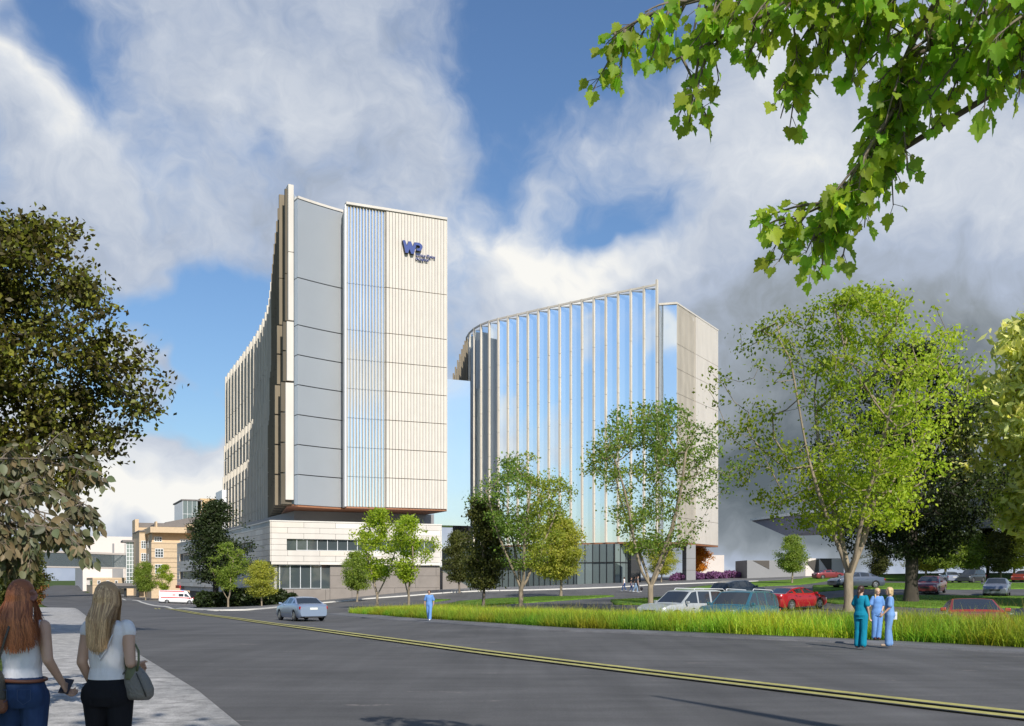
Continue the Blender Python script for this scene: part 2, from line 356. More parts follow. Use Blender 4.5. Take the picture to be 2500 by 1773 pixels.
def sidewalkmat():
    m, nt, b, N, L = newmat('concrete_sidewalk'); b.inputs['Roughness'].default_value = .85
    tc = N.new('ShaderNodeTexCoord'); mp = N.new('ShaderNodeMapping'); mp.inputs['Rotation'].default_value = (0,0,-math.atan(.487)); L.new(tc.outputs['Object'], mp.inputs[0])
    n1 = N.new('ShaderNodeTexNoise'); n1.inputs['Scale'].default_value = 3.2; n1.inputs['Detail'].default_value = 8; n1.inputs['Roughness'].default_value = .7; L.new(tc.outputs['Object'], n1.inputs[0])
    cr = N.new('ShaderNodeValToRGB'); e = cr.color_ramp.elements; e[0].position = .33; e[0].color = (.20,.195,.185,1); e[1].position = .66; e[1].color = (.50,.48,.455,1); L.new(n1.outputs[0], cr.inputs[0])
    n2 = N.new('ShaderNodeTexNoise'); n2.inputs['Scale'].default_value = 45; n2.inputs['Detail'].default_value = 4; L.new(tc.outputs['Object'], n2.inputs[0])
    sp = N.new('ShaderNodeMapRange'); sp.inputs[1].default_value = .35; sp.inputs[2].default_value = .6; sp.inputs[3].default_value = .72; sp.inputs[4].default_value = 1.08; L.new(n2.outputs[0], sp.inputs[0])
    n3 = N.new('ShaderNodeTexNoise'); n3.inputs['Scale'].default_value = 7; n3.inputs['Detail'].default_value = 5; L.new(tc.outputs['Object'], n3.inputs[0])
    sx = N.new('ShaderNodeSeparateXYZ'); L.new(mp.outputs[0], sx.inputs[0])
    def mm(op, a, c):
        n = N.new('ShaderNodeMath'); n.operation = op
        for i, v in enumerate((a, c)):
            if isinstance(v, (int, float)): n.inputs[i].default_value = v
            else: L.new(v, n.inputs[i])
        return n.outputs[0]
    yj = mm('ADD', sx.outputs[1], mm('MULTIPLY', mm('SUBTRACT', n3.outputs[0], .5), .10))
    fr = mm('ABSOLUTE', mm('SUBTRACT', mm('FRACT', mm('DIVIDE', yj, 1.9), 0), .5), 0)
    jl = N.new('ShaderNodeMapRange'); jl.inputs[1].default_value = 0; jl.inputs[2].default_value = .009; jl.inputs[3].default_value = .25; jl.inputs[4].default_value = 1; L.new(fr, jl.inputs[0])
    v = N.new('ShaderNodeVectorMath'); v.operation = 'SCALE'; L.new(cr.outputs[0], v.inputs[0]); L.new(mm('MULTIPLY', jl.outputs[0], sp.outputs[0]), v.inputs['Scale'])
    L.new(v.outputs[0], b.inputs['Base Color'])
    bp = N.new('ShaderNodeBump'); bp.inputs['Strength'].default_value = .4; bp.inputs['Distance'].default_value = .01; L.new(mm('MULTIPLY', n2.outputs[0], jl.outputs[0]), bp.inputs['Height']); L.new(bp.outputs[0], b.inputs['Normal'])
    return m
M['sidewalk'] = sidewalkmat()
def lawnmat(name, c1, c2):
    m, nt, b, N, L = newmat(name); b.inputs['Roughness'].default_value = .9; b.inputs['Specular IOR Level'].default_value = .1
    tc = N.new('ShaderNodeTexCoord'); n1 = N.new('ShaderNodeTexNoise'); n1.inputs['Scale'].default_value = 1.3; n1.inputs['Detail'].default_value = 9; n1.inputs['Roughness'].default_value = .75; L.new(tc.outputs['Object'], n1.inputs[0])
    cr = N.new('ShaderNodeValToRGB'); e = cr.color_ramp.elements; e[0].position = .36; e[0].color = (*c1,1); e[1].position = .64; e[1].color = (*c2,1); L.new(n1.outputs[0], cr.inputs[0]); L.new(cr.outputs[0], b.inputs['Base Color'])
    bp = N.new('ShaderNodeBump'); bp.inputs['Strength'].default_value = .8; bp.inputs['Distance'].default_value = .05; L.new(n1.outputs[0], bp.inputs['Height']); L.new(bp.outputs[0], b.inputs['Normal']); return m
M['lawn'] = lawnmat('lawn_grass', (.045,.10,.012), (.16,.27,.035))
M['earth'] = lawnmat('rough_grass', (.03,.05,.012), (.09,.13,.03))
# base terrain, one sheet to the horizon
xs = np.concatenate([[-6000,-3000,-1500,-800,-500,-380], np.arange(-300, 261, 2.5), [330,450,700,1200,2500,6000]])
ys = np.concatenate([[-3000,-1000,-300,-100,-50], np.arange(-25, 481, 2.5), [520,600,800,1200,2500,6000]])
gx, gy = np.meshgrid(xs, ys); zz = hz(gx, gy)-.12
idx = np.arange(gx.size).reshape(gx.shape)
o = link('ground', npmesh('ground', np.column_stack([gx.ravel(), gy.ravel(), zz.ravel()]), np.stack([idx[:-1,:-1], idx[:-1,1:], idx[1:,1:], idx[1:,:-1]], -1).reshape(-1, 4)), None, M['earth'], True)
tag(o, kind='structure')
LEFT = [(9.75,-15)]+W([(590,1773),(485,1687),(340,1598),(215,1507),(190,1488)])
FARK = W([(262,1459),(300,1463),(345,1471),(400,1481),(470,1488),(530,1491),(600,1490),(650,1486),(700,1480),(780,1473),(900,1462),(1000,1455),(1100,1447),(1160,1444),(1300,1441),(1400,1438),(1508,1434),(1600,1428),(1760,1422),(1850,1419)])
ROAD = LEFT+W([(170,1483),(118,1482),(90,1462),(96,1440)])+[(-158,345),(-135,345)]+W([(203,1445),(232,1451)])+FARK+[(60,150),(150,150),(150,-15)]
tag(drape('road', ROAD, -.03, M['asphalt'], 2.0), kind='structure')
WALK = LEFT+W([(178,1484),(122,1483)])+W([(60,1484),(20,1602)])+[(6.7,-15)]
tag(drape('sidewalk', WALK[::-1], .0, M['sidewalk'], 1.5, .14), kind='structure')
EDGE = W([(1508,1541),(1244,1525),(1100,1518),(971,1512),(905,1508),(851,1499)])
GEDGE = W([(2500,1581),(2300,1570),(2128,1561),(1800,1548),(1419,1534),(1244,1523),(1100,1514),(971,1506),(851,1496)])
g0, g1 = Vector(GEDGE[0]), Vector(GEDGE[2]); dr = (g0-g1).normalized(); ext = tuple(g0+dr*32)
nrm = Vector((-dr.y, dr.x)); 
if nrm.y > 0: nrm = -nrm
def off_line(pts, d): 
    out = []
    for i, p in enumerate(pts):
        t = (Vector(pts[min(i+1,len(pts)-1)])-Vector(pts[max(i-1,0)])).normalized(); nn = Vector((-t.y, t.x))
        if nn.y > 0: nn = -nn
        out.append(tuple(Vector(p)+nn*d))
    return out
GE = [ext]+GEDGE; KE = off_line(GE, 2.1)
tag(drape('footpath', GE+KE[::-1], .0, M['walk_dark'], 1.5, .14), kind='structure')
strip('kerb', KE[:-1], .18, .014, M['walk_dark'], .16, 0)
# far pavement round the buildings, with its pale kerb
PAVE = FARK+[(60,175),(60,240),(-60,260)]+[(-128,300)]
tag(drape('pavement', PAVE, .06, M['plaza'], 3.0, .2), kind='structure')
strip('kerb', FARK, .32, .10, M['kerb'], .2, 0, step=3)
# double yellow line and worn edge line
YL = W([(2500,1745),(2290*1.0917,1733)])[:0]
ya = W([(2900,1790),(2500,1746),(2125,1704),(1700,1654),(1250,1601),(950,1561),(700,1527),(520,1503),(382,1485)])
yp = [(2900,1790),(2500,1746),(2125,1704),(1700,1654),(1250,1601),(950,1561),(700,1527),(520,1503),(382,1485)]
yx = np.concatenate([np.arange(2900,1250,-150), np.arange(1250,400,-42), [382]]); ya = W([(a, float(np.interp(a, [p[0] for p in yp[::-1]], [p[1] for p in yp[::-1]]))) for a in yx])
yq = np.array(ya)
for _ in range(4): yq[1:-1] = (yq[:-2]+2*yq[1:-1]+yq[2:])/4
yc = [tuple(p) for p in yq]
for s in (-.24, .24):
    strip('road_marking', off_line(yc, s), .21, .008, M['yellow'], step=1.5)
strip('road_marking', W([(672,1497),(560,1492),(480,1489)]), .12, .008, M['white_line'], step=1.5)
# lawns between the lanes
def lawn(pts, dz=.05): tag(drape('lawn', pts if isinstance(pts[0][0], float) else W(pts), dz, M['lawn'], 2.0, .15), kind='structure')
lawn([(1075,1480),(1120,1468),(1200,1462),(1330,1457),(1480,1454),(1500,1456),(1430,1462),(1330,1469),(1200,1478),(1120,1484)])
lawn([(1035,1468),(1060,1463),(1100,1464),(1060,1470)])
lawn([(1490,1466),(1620,1458),(1640,1462),(1600,1477),(1500,1476)])
lawn([(1642,1440),(1700,1433),(1750,1428),(1850,1420),(2020,1409),(2060,1409),(2030,1416),(1950,1428),(1850,1432),(1760,1438),(1650,1443)])
lawn([(1985,1446),(2100,1438),(2600,1436),(2600,1424),(2600,1424),(2250,1424),(2085,1424),(1985,1430)])
lawn([(1985,1466),(2100,1455),(2600,1455),(2600,1484),(2250,1484),(2040,1474)])
lawn([(2075,1416),(2600,1420),(2600,1404),(2200,1403),(2075,1407)])
lawn([(1840,1412),(1985,1405),(2060,1404),(2060,1407),(1960,1412),(1850,1416)])
# ------------------------------------------------------------------ buildings
T = Vector((.914,.406)).normalized()          # front direction of the left hospital block
BK = Vector((-.438,.899)).normalized()        # its side direction (parallel to the road)
def pl(px, Y): return Vector(((px-CX)/F*Y, Y))
def along(P, d, px):                          # distance along a plan line at which it is seen at column px
    k = (px-CX)/F; return (k*P.y-P.x)/(d.x-k*d.y)
def zat(py, Y): return CAMZ+(HY-py)/F*Y
def part(root, mb, name, mats, smooth=False, label=None, parent=None, bevel=0):
    o = mb.build(name, mats, None, smooth, bevel) if isinstance(mb, MB) else mb
    o.parent = parent or root
    if not parent: o.location = -root.location
    if label: o['label'] = label
    return o
def root_at(name, p, label, cat, group=None):
    return empty(name, (p[0], p[1], gz(p[0], p[1])), 0, label, cat, group)
def sub2(P, d, u): return Vector(P)+Vector(d)*u
st = [M['stone'], mat('travertine_warm', (.63,.572,.495), .75, var=.06, scale=.8, bump=.1, bscale=6), mat('travertine_pale', (.69,.65,.585), .75, var=.05, scale=.8, bump=.1, bscale=6)]

# ---- left hospital block
A = pl(846,143.7); B = A+T*along(A,T,1090); ZS, ZT = 12.4, 56.5
J = [12.4,16.8,21.1,25.4,29.7,34.0,38.3,45.1,56.5]
hosp = root_at('hospital_tower', pl(700,150), 'tall pale stone hospital tower with a curved grey panel and finned side', 'building')
n = Vector((T.y,-T.x))
g = along(A,T,942.5)
# striated stone
mb = MB(); W_ = (B-A).length; nb = 20; wv = (W_-g)/nb
for i in range(nb):
    for k in range(len(J)-1):
        u0 = g+i*wv+.03; u1 = g+(i+1)*wv-.03
        mb.wallbox(A+T*u0, A+T*u1, J[k]+.05, J[k+1]-.05, .25, .12, (i*3+k*2) % 2)
mb.prism([B+n*.12, B+BK*1.5+n*.12, B+BK*1.5-T*.3, B-T*.3], ZS, ZT-.06, 0) if False else None
part(hosp, mb, 'stone_cladding', st)
mb = MB().wallbox(A+T*g, B, ZS, ZT-.1, .5, -.13); part(hosp, mb, 'cladding_backing', M['stone_gap'])
mb = MB().wallbox(A-T*.1, B+T*.05, ZT, ZT+.35, 1.2, .3); part(hosp, mb, 'parapet', M['stone'])
# glazed strip with thin fins
mb = MB(); 
for k in range(len(J)-1): mb.wallbox(A+T*.1, A+T*(g-.1), J[k]+.02, J[k+1]-.04, .2, -.25)
part(hosp, mb, 'glazing', M['glass_strip'])
mb = MB()
for i in range(13):
    u = .12+(g-.35)*i/12
    for k in range(len(J)-1): mb.wallbox(A+T*u, A+T*(u+.12), J[k]+.04, J[k+1]-.04, .26, .02)
part(hosp, mb, 'fin_screen', M['fin'])
# concave grey panel
P0 = pl(727,141.2); P1 = pl(841,146.8); dd = (P1-P0); nn = Vector((dd.y,-dd.x)).normalized()
cur = [P0+dd*t-nn*(.16*4*t*(1-t)) for t in np.linspace(0,1,9)]
mb = MB(); cur = [P0+dd*t-nn*(.16*4*t*(1-t)) for t in np.linspace(0,1,25)]
for k in range(len(J)-1): mb.prism(cur+[c_-nn*.2 for c_ in cur[::-1]], J[k]+.07, J[k+1]-.07)
part(hosp, mb, 'metal_panel', M['grey_panel'])
mb = MB()
mb.prism([c_-nn*.22 for c_ in cur]+[c_-nn*.5 for c_ in cur[::-1]], ZS, ZT)
part(hosp, mb, 'panel_backing', M['dark_metal'])
mb = MB()
mb.prism([c_+nn*.12 for c_ in cur]+[c_-nn*.5 for c_ in cur[::-1]], ZT-.05, ZT+.3)
part(hosp, mb, 'parapet', M['stone'])
mb = MB().prism([A, P1, P1-T*.25-Vector((0,.1)), A-T*.25], ZS, ZT); part(hosp, mb, 'return_wall', M['white_metal'])
# corner blade and glass slot beside it
c0 = pl(704,138.9); c1 = pl(717,139.3)
mb = MB()
for (za, zb, w_) in ((ZS+.6,29.55,.38),(29.85,38.2,.2),(38.4,48,.0),(48.1,57.6,.0)):
    e0 = c0-Vector((w_,0)); mb.prism([e0, c1, c1+BK*1.3, e0+BK*1.3], za, zb)
part(hosp, mb, 'corner_fin', M['stone'])
mb = MB().prism([c1+Vector((.02,.25)), P0+Vector((-.02,0)), P0+Vector((-.02,.5)), c1+Vector((.02,1.2))], ZS, ZT-.1); part(hosp, mb, 'glass_slot', M['glass_sky'])
# curved side with deep fins
LC = [(701.7,475),(698.6,505),(691,557),(684.7,606),(678.6,671),(669,745),(660,774),(640,816),(623,840),(608,862),(592,883),(569,912),(557,930)]
LP = [c0+Vector((.2,1.0))]+[pl(px, 54.8*F/(HY-py)) for px, py in LC]
LP = [LP[0]]+[LP[1+i]*.25*(0 if i in (0,len(LC)-1) else 1)+LP[1+i]*(1 if i in (0,len(LC)-1) else .5)+((LP[i]+LP[min(2+i,len(LP)-1)])*.125 if i not in (0,len(LC)-1) else Vector((0,0))) for i in range(len(LC))]
def resample(P, stp):
    out = [P[0]]; acc = 0
    for a, b in zip(P[:-1], P[1:]):
        l = (b-a).length; s = stp-acc
        while s <= l: out.append(a+(b-a)*(s/l)); s += stp
        acc = (acc+l) % stp
    return out
FP = resample(LP, 2.7)
for i, p in enumerate(FP):
    t = (FP[min(i+1,len(FP)-1)]-FP[max(i-1,0)]).normalized(); nl = Vector((-t.y, t.x))
    if nl.x > 0: nl = -nl
    mb = MB()
    for (za, zb, o_) in ((ZS,16.7,.75),(16.9,21,.75),(21.2,25.3,.75),(25.5,29.6,.75),(29.8,34,.45),(34.2,38.2,.45),(38.4,45,.15),(45.1,57.1,.15)):
        o_ += .16*(i % 2); mb.prism([p-t*.22, p+t*.22, p+t*.22+nl*(.8+o_), p-t*.22+nl*(.8+o_)], za, zb)
    part(hosp, mb, 'side_fin', M['fin'] if i > 15 else M['fin_shade'] if i % 2 else M['fin_shade2'])
mb = MB(); mg = MB()
for i in range(len(FP)-1):
    a, b = FP[i], FP[i+1]; d = b-a
    low = MB
    mb.wallbox(b-d*.0, a+d*.0, ZS, ZT, .3, -.02) if False else None
    nl = Vector((-d.y, d.x)).normalized(); nl = -nl if nl.x > 0 else nl
    def pan(M_, s0, s1, z0, z1, o0, o1): M_.prism([a+d*s0+nl*o0, a+d*s1+nl*o0, a+d*s1+nl*o1, a+d*s0+nl*o1], z0, z1)
    pan(mg, 0, 1, ZS, ZT, -.4, 0)
    pan(mb, .08, .34, ZS, 29.6, 0, .5); pan(mb, .08, .30, 29.8, ZT, 0, .3)
part(hosp, mg, 'side_glazing', M['glass_dark']); part(hosp, mb, 'side_panel', M['fin_shade'])
# body, soffit, recessed storey
end = FP[-1]; Bb = B+BK*112
plan = [c1+Vector((.3,2.2)), P0+Vector((-.3,3.2)), P1+Vector((-.6,2.6)), A+BK*2.0, B+BK*.7-T*.05, Bb, end+Vector((10,8)), end+Vector((.6,0))]+[p+Vector((.6,.2)) for p in FP[1:-1][::-1]]
part(hosp, MB().prism(plan, ZS+.1, ZT-.3), 'tower_body', M['fin'])
plan2 = [c1+Vector((-.2,.1)), P0+Vector((0,.05)), P1+Vector((0,.05)), A+BK*.05, B+BK*.05-T*.1, Bb, end+Vector((10,8)), end]+[p for p in FP[1:-1][::-1]]
part(hosp, MB().prism(plan2, ZS-.25, ZS-.02), 'soffit', M['soffit'])
R0 = pl(718,149.3); R1 = R0+T*along(R0,T,1059)
part(hosp, MB().prism([R0, R1, R1+BK*90, R0+BK*90], 7.5, ZS-.27), 'recessed_storey', M['grey_wall'])
mb = MB().prism([B+T*.02-BK*.02, B+T*.14, B+BK*108+T*.14, B+BK*108+T*.02], ZS-.3, ZT); part(hosp, mb, 'side_wall', M['stone'])
# podium of stone panels with strip window
C0 = pl(661.6,128); TL = along(C0,T,1078); C1 = C0+T*TL; ZP = 9.43; ZB = 3.65
pod = root_at('hospital_podium', C0, 'low stone clad hospital base with long dark strip window under the tall tower', 'building')
def panels(P, d, L, rows, plen, opens, off, thick=.12, gap=.035):
    mb = MB()
    for r, (zb, zt) in enumerate(rows):
        u = -plen*(.5 if r % 2 else 0)
        while u < L:
            a, b = max(u, 0), min(u+plen, L); u += plen
            segs = [(a, b)]
            for (o0, o1, oz0, oz1) in opens:
                if zb < oz1-.05 and zt > oz0+.05:
                    ns = []
                    for (s0, s1) in segs:
                        if o1 <= s0 or o0 >= s1: ns.append((s0, s1)); continue
                        if s0 < o0: ns.append((s0, o0))
                        if s1 > o1: ns.append((o1, s1))
                    segs = ns
            for (s0, s1) in segs:
                if s1-s0 > .15: mb.wallbox(P+d*(s0+gap/2), P+d*(s1-gap/2), zb+gap/2, zt-gap/2, thick, off, random.choice((0,0,1,2)))
    return mb
rows = [(ZP-.18-.742*(k+1), ZP-.18-.742*k) for k in range(7)]+[(ZB, ZP-.18-.742*7)]
o0 = along(C0,T,700); o1 = along(C0,T,1060); wz0, wz1 = rows[4][0], rows[3][1]
part(pod, panels(C0, T, TL, rows, 4.25, [(o0,o1,wz0,wz1)], .12), 'stone_cladding', st)
def bars(P, d, us, z0, z1, w_, thick, off):
    mb = MB(); us = list(us)
    mb.wallbox(P+d*us[0], P+d*us[-1], z1-.06, z1-.01, thick*.8, off-.01); mb.wallbox(P+d*us[0], P+d*us[-1], z0+.01, z0+.06, thick*.8, off-.01)
    for u in us: mb.wallbox(P+d*(u-w_/2), P+d*(u+w_/2), z0, z1, thick, off)
    return mb
wn = MB().wallbox(C0+T*o0, C0+T*o1, wz0, wz1, .1, -.25); wo = part(pod, wn, 'strip_window', M['glass_dark'])
part(pod, bars(C0, T, np.arange(o0+1.35, o1-.5, 1.36), wz0, wz1, .07, .12, -.13), 'mullion', M['white_metal'], parent=wo)
part(pod, MB().wallbox(C0, C1, ZP-.16, ZP, .6, .18), 'coping', st[2])
# side along the street
SL = 92.0; rows2 = [(ZP-.18-.742*(k+1), ZP-.18-.742*k) for k in range(12)]
E1 = C0+BK*SL; dS = -BK
opn = [(8,70,rows2[4][0],rows2[3][1]), (4,50,rows2[9][0],rows2[8][1]), (60,88,-5,ZB), (70,88,0,3.0)]
part(pod, panels(E1, dS, SL, rows2, 4.25, [(4,SL-11,rows2[4][0],rows2[3][1]), (4,48,rows2[9][0],rows2[8][1]), (48,SL,-2,ZB)], .12), 'stone_cladding', st)
wo = part(pod, MB().wallbox(E1+dS*4, E1+dS*(SL-11), rows2[4][0], rows2[3][1], .1, -.3), 'strip_window', M['glass_dark'])
part(pod, bars(E1, dS, np.arange(5.4, SL-11, 1.9), rows2[4][0], rows2[3][1], .22, .12, -.13), 'mullion', M['conc'], parent=wo)
wo = part(pod, MB().wallbox(E1+dS*4, E1+dS*48, rows2[9][0], rows2[8][1], .1, -.3), 'strip_window', M['glass_dark'])
part(pod, bars(E1, dS, np.arange(5.4, 48, 1.9), rows2[9][0], rows2[8][1], .22, .12, -.13), 'mullion', M['conc'], parent=wo)
part(pod, MB().wallbox(E1, C0, ZP-.16, ZP, .6, .18), 'coping', st[2])
part(pod, MB().prism([C0+T*.5+BK*.5, C1-T*.2+BK*.5, C1+BK*SL-T*.2, E1+T*.5-BK*.3], ZB-4.2, ZP-.5), 'podium_body', M['conc'])
# base storey
D0 = C0+T*.9+BK*.45; DL = TL-1.0; gu = along(D0,T,805)
def zg(p): return gz(p[0], p[1])
wo = part(pod, MB().wallbox(D0, D0+T*gu, .5, ZB-.02, .15, 0), 'ground_floor_window', M['glass_dark'])
part(pod, bars(D0, T, np.arange(.3, gu, 1.36), .5, ZB-.05, .08, .14, .1), 'mullion', M['white_metal'], parent=wo)
rw = [(-2.6,-1.1),(-1.1,.42)]; mb = panels(D0, T, gu, rw, 4.25, [], .14); 
part(pod, mb, 'base_wall', [M['base_stone']]*3)
rw = [(-2.6,-1.1),(-1.1,.55),(.55,2.2),(2.2,ZB-.02)]
part(pod, panels(D0+T*gu, T, DL-gu, rw, 6.0, [], .16), 'base_wall', [M['base_stone']]*3)
part(pod, MB().prism([D0+BK*.1+T*.1, D0+T*DL+BK*.1, D0+T*DL+BK*80, D0+BK*80], -5, ZB-.03), 'base_core', M['stone_gap'])
mb = panels(D0+BK*50, -BK, 50, [(-4.5,-1.1)], 4.2, [], .12); part(pod, mb, 'base_wall', [M['base_stone']]*3)
wo = part(pod, MB().wallbox(D0+BK*46, D0, -1.0, ZB-.05, .1, .05), 'ground_floor_window', M['glass_dark'])
part(pod, bars(D0+BK*46, -BK, np.arange(.4, 45, 1.36), -1.0, ZB-.1, .10, .1, .16), 'mullion', mat('rust_mullion', (.20,.07,.04), .6, var=.1), parent=wo)
# sloping parapet wall at the right foot of the podium
mb = MB(); q0 = C1+Vector((.2,-.4)); q1 = C1+Vector((3.6,.8))
mb.add([(q0.x,q0.y,zg(q0)-.3),(q1.x,q1.y,zg(q1)-.3),(q1.x,q1.y,zg(q1)+.35),(q0.x,q0.y,zg(q0)+2.6),
        (q0.x-.2,q0.y+.6,zg(q0)-.3),(q1.x-.2,q1.y+.6,zg(q1)-.3),(q1.x-.2,q1.y+.6,zg(q1)+.35),(q0.x-.2,q0.y+.6,zg(q0)+2.6)],
       [(0,1,2,3),(5,4,7,6),(1,5,6,2),(3,2,6,7),(4,0,3,7),(0,4,5,1)])
tag(mb.build('retaining_wall', M['base_stone']), 'short sloping stone wall at the right foot of the hospital base', 'wall')
# logo sign: bent letters on the stone
def face_pt(px, py, off):
    u = along(A,T,px); p = A+T*u; return p, zat(py, p.y)
sg = empty('hospital_sign', (0,0,0), 0, 'dark blue WP letters with small hospital name high on the stone facade', 'sign')
pc, zc = face_pt(1000,608,0); sg.location = (pc.x+n.x*.2, pc.y+n.y*.2, zc); sg.rotation_euler = (0,0,math.atan2(T.y,T.x))
M['blue_sign'] = mat('blue_sign_face', (.035,.065,.24), .4, var=.02); M['sign_side'] = mat('blue_sign_return', (.01,.012,.03), .5, var=0)
def extr(poly, dep, name, par, mats, y0=0):
    """polygon in the x-z plane, front face towards -y"""
    bm = bmesh.new(); vs = [bm.verts.new((p[0], y0-dep, p[1])) for p in poly]; f = bm.faces.new(vs)
    bmesh.ops.triangulate(bm, faces=[f]) if False else None
    r = bmesh.ops.extrude_face_region(bm, geom=[f]); vv = [e for e in r['geom'] if isinstance(e, bmesh.types.BMVert)]
    for v_ in vv: v_.co.y = y0
    bmesh.ops.recalc_face_normals(bm, faces=bm.faces); bmesh.ops.triangulate(bm, faces=[f for f in bm.faces if len(f.verts) > 4])
    me = bpy.data.meshes.new(name); bm.to_mesh(me); bm.free()
    o = link(name, me, par, mats)
    for f in me.polygons: f.material_index = 0 if abs(f.normal.y) > .9 else 1
    return o
# letter outlines measured from the enlarged photo (2290 px = 150 px)
def LG(pts): return [((x-900)/15.27*.0625*1.03, -(y-600-(x-900)*.10)/15.27*.0625*1.0) for x, y in pts]
extr(LG([(597,342),(685,346),(752,545),(812,372),(905,380),(970,575),(1030,402),(1100,405),(1175,410),(1090,470),(1078,590),(1000,832),(905,822),(848,655),(790,806),(695,795)]), .5, 'letter', sg, [M['blue_sign'], M['sign_side']])
arc = [(1040,404),(1180,412),(1270,450),(1322,520),(1325,590),(1290,680),(1225,715),(1095,695),(1120,622),(1190,625),(1228,590),(1232,550),(1205,520),(1150,505),(1085,510),(1060,470)]
extr(LG(arc), .5, 'letter', sg, [M['blue_sign'], M['sign_side']], -.02)
def text(s, size, par, loc, m, ext=.05, rot=(R(90),0,0), name='lettering', align='LEFT'):
    c = bpy.data.curves.new(name, 'FONT'); c.body = s; c.size = size; c.extrude = ext; c.align_x = align; c.resolution_u = 3
    t = bpy.data.objects.new(name, c); COL.objects.link(t); bpy.context.view_layer.update()
    me = bpy.data.meshes.new_from_object(t.evaluated_get(bpy.context.evaluated_depsgraph_get())); COL.objects.unlink(t); bpy.data.objects.remove(t)
    me.materials.clear(); o = link(name, me, par, m); o.location = loc; o.rotation_euler = rot; return o
text('White Plains', .62, sg, (.78,-.2,-1.08), M['blue_sign'], .1); text('Hospital', .62, sg, (.78,-.2,-1.66), M['blue_sign'], .1)
# ---- right, glass hospital block
gl = root_at('glass_hospital_block', pl(1500,175), 'curved glass hospital building with tall stone fins, right of the stone tower', 'building')
QP = [(1605,697.5,166),(1574,704,0),(1541,710.6,0),(1510,717,0),(1480.7,722.7,0),(1451,729,0),(1422,736,0),(1395,741.7,0),(1367.7,747.6,0),(1341.5,753,0),(1315,759,0),(1290.7,764.6,0),(1265,770.5,0),(1241.6,776,0),(1218,781,0),(1195.7,787,0),(1175.4,794.8,0),(1158,804.6,0),(1146.6,815.4,0),(1141,827,0),(1138,836,0),(1134.5,846,0),(1130,856,0),(1125,868,0),(1120,882,0),(1114,900,0),(1109,915,0)]
Q = [pl(a, 49.6*F/(HY-b)) for a, b, c in QP]; Z2 = 51.3; B2 = 8.2
Q = [Q[0]]+[(Q[i-1]+Q[i]*2+Q[i+1])/4 for i in range(1,len(Q)-1)]+[Q[-1]]
J2 = [8.2,12.5,16.8,21.1,25.4,29.7,34.0,38.3,42.6,Z2]
for i, p in enumerate(Q):
    t = (Q[min(i+1,len(Q)-1)]-Q[max(i-1,0)]).normalized(); nl = Vector((-t.y, t.x)); nl = -nl if nl.dot(p) > 0 else nl
    if i > 17: nl = Vector((t.y,-t.x)); nl = -nl if nl.x > 0 else nl
    mb = MB(); z = [B2]+[q+(.0 if i % 1 else 0) for q in J2[1:]]
    for k in range(len(z)-1): mb.prism([p-t*.17, p+t*.17, p+t*.17+nl*.36, p-t*.17+nl*.36], z[k]+(.04 if k else 0), z[k+1]-.02+(1.0 if i == 0 and k == len(z)-2 else .35 if k == len(z)-2 else 0))
    part(gl, mb, 'stone_fin', M['fin'] if i < 19 else M['fin_shade'])  # fins on the receding side take the painted shade colour
for i in range(len(Q)-1):
    a, b = Q[i], Q[i+1]; mb = MB(); d = b-a; nl = Vector((-d.y, d.x)).normalized(); nl = -nl if nl.dot(a) > 0 else nl
    # saw-tooth added for the reflection: each pane turned to mirror open sky
    th = R(26+.9*min(i,16)); nv_ = Vector((nl.x*math.cos(th)-nl.y*math.sin(th), nl.x*math.sin(th)+nl.y*math.cos(th)))
    pd = Vector((-nv_.y, nv_.x)); pd = pd if pd.x > 0 else -pd; w_ = d.length*math.cos(th); c_ = b+pd*w_
    mb.prism([b, c_, c_-nv_*.15, b-nv_*.15], B2, Z2-.1); part(gl, mb, 'glazing', M['glass_sky'])
mb = MB()
for i in range(len(Q)-1):
    a, b = Q[i], Q[i+1]; d = b-a; nl = Vector((-d.y, d.x)).normalized(); nl = -nl if nl.dot(a) > 0 else nl
    if i < 19: mb.prism([a+nl*.34, b+nl*.34, b+nl*.1, a+nl*.1], Z2-.05, Z2+.28)
part(gl, mb, 'top_rail', M['fin'])
U0 = pl(1653,170.5); U1 = pl(1753,189); dU = (U1-U0).normalized(); LU = (U1-U0).length; Z3 = 49.5
mb = MB().wallbox(pl(1609,171.3), U0+Vector((0,.1)), B2, Z3-.1, .2, 0); part(gl, mb, 'end_glazing', M['glass_sky'])
mb = MB().wallbox(pl(1609,171.3), U0, Z3-.05, Z3+.3, .6, .2); part(gl, mb, 'parapet', M['fin'])
uL = along(U0,dU,1697.8); mb = MB(); md = MB()
for i in range(15):
    u = uL*i/15
    for k in range(len(J2)-1): mb.wallbox(U0+dU*(u+.04), U0+dU*(u+.20), J2[k]+.04, min(J2[k+1],Z3)-.04, .12, .05)
part(gl, mb, 'louvre_screen', M['fin']); md.wallbox(U0, U0+dU*uL, B2, Z3-.2, .1, -.52); part(gl, md, 'louvre_backing', mat('louvre_gap_shade', (.16,.14,.12), .8, var=0))  # dark backing colour stands in for shade between the louvres
mb = MB(); nr = 26; wv = (LU-uL)/nr
for i in range(nr):
    for k in range(len(J2)-1): mb.wallbox(U0+dU*(uL+i*wv+.06), U0+dU*(uL+(i+1)*wv-.06), J2[k]+.04, min(J2[k+1],Z3)-.04, .1, .05, 0)
part(gl, mb, 'stone_cladding', [M['stone']]); part(gl, MB().wallbox(U0+dU*uL, U1, B2, Z3-.2, .2, -.02), 'cladding_backing', mat('cladding_recess', (.40,.35,.28), .8, var=0))
part(gl, MB().wallbox(U0, U1+dU*.05, Z3-.02, Z3+.25, .8, .1), 'parapet', M['stone'])
Ub = U1+Vector((-.86,.51))*40
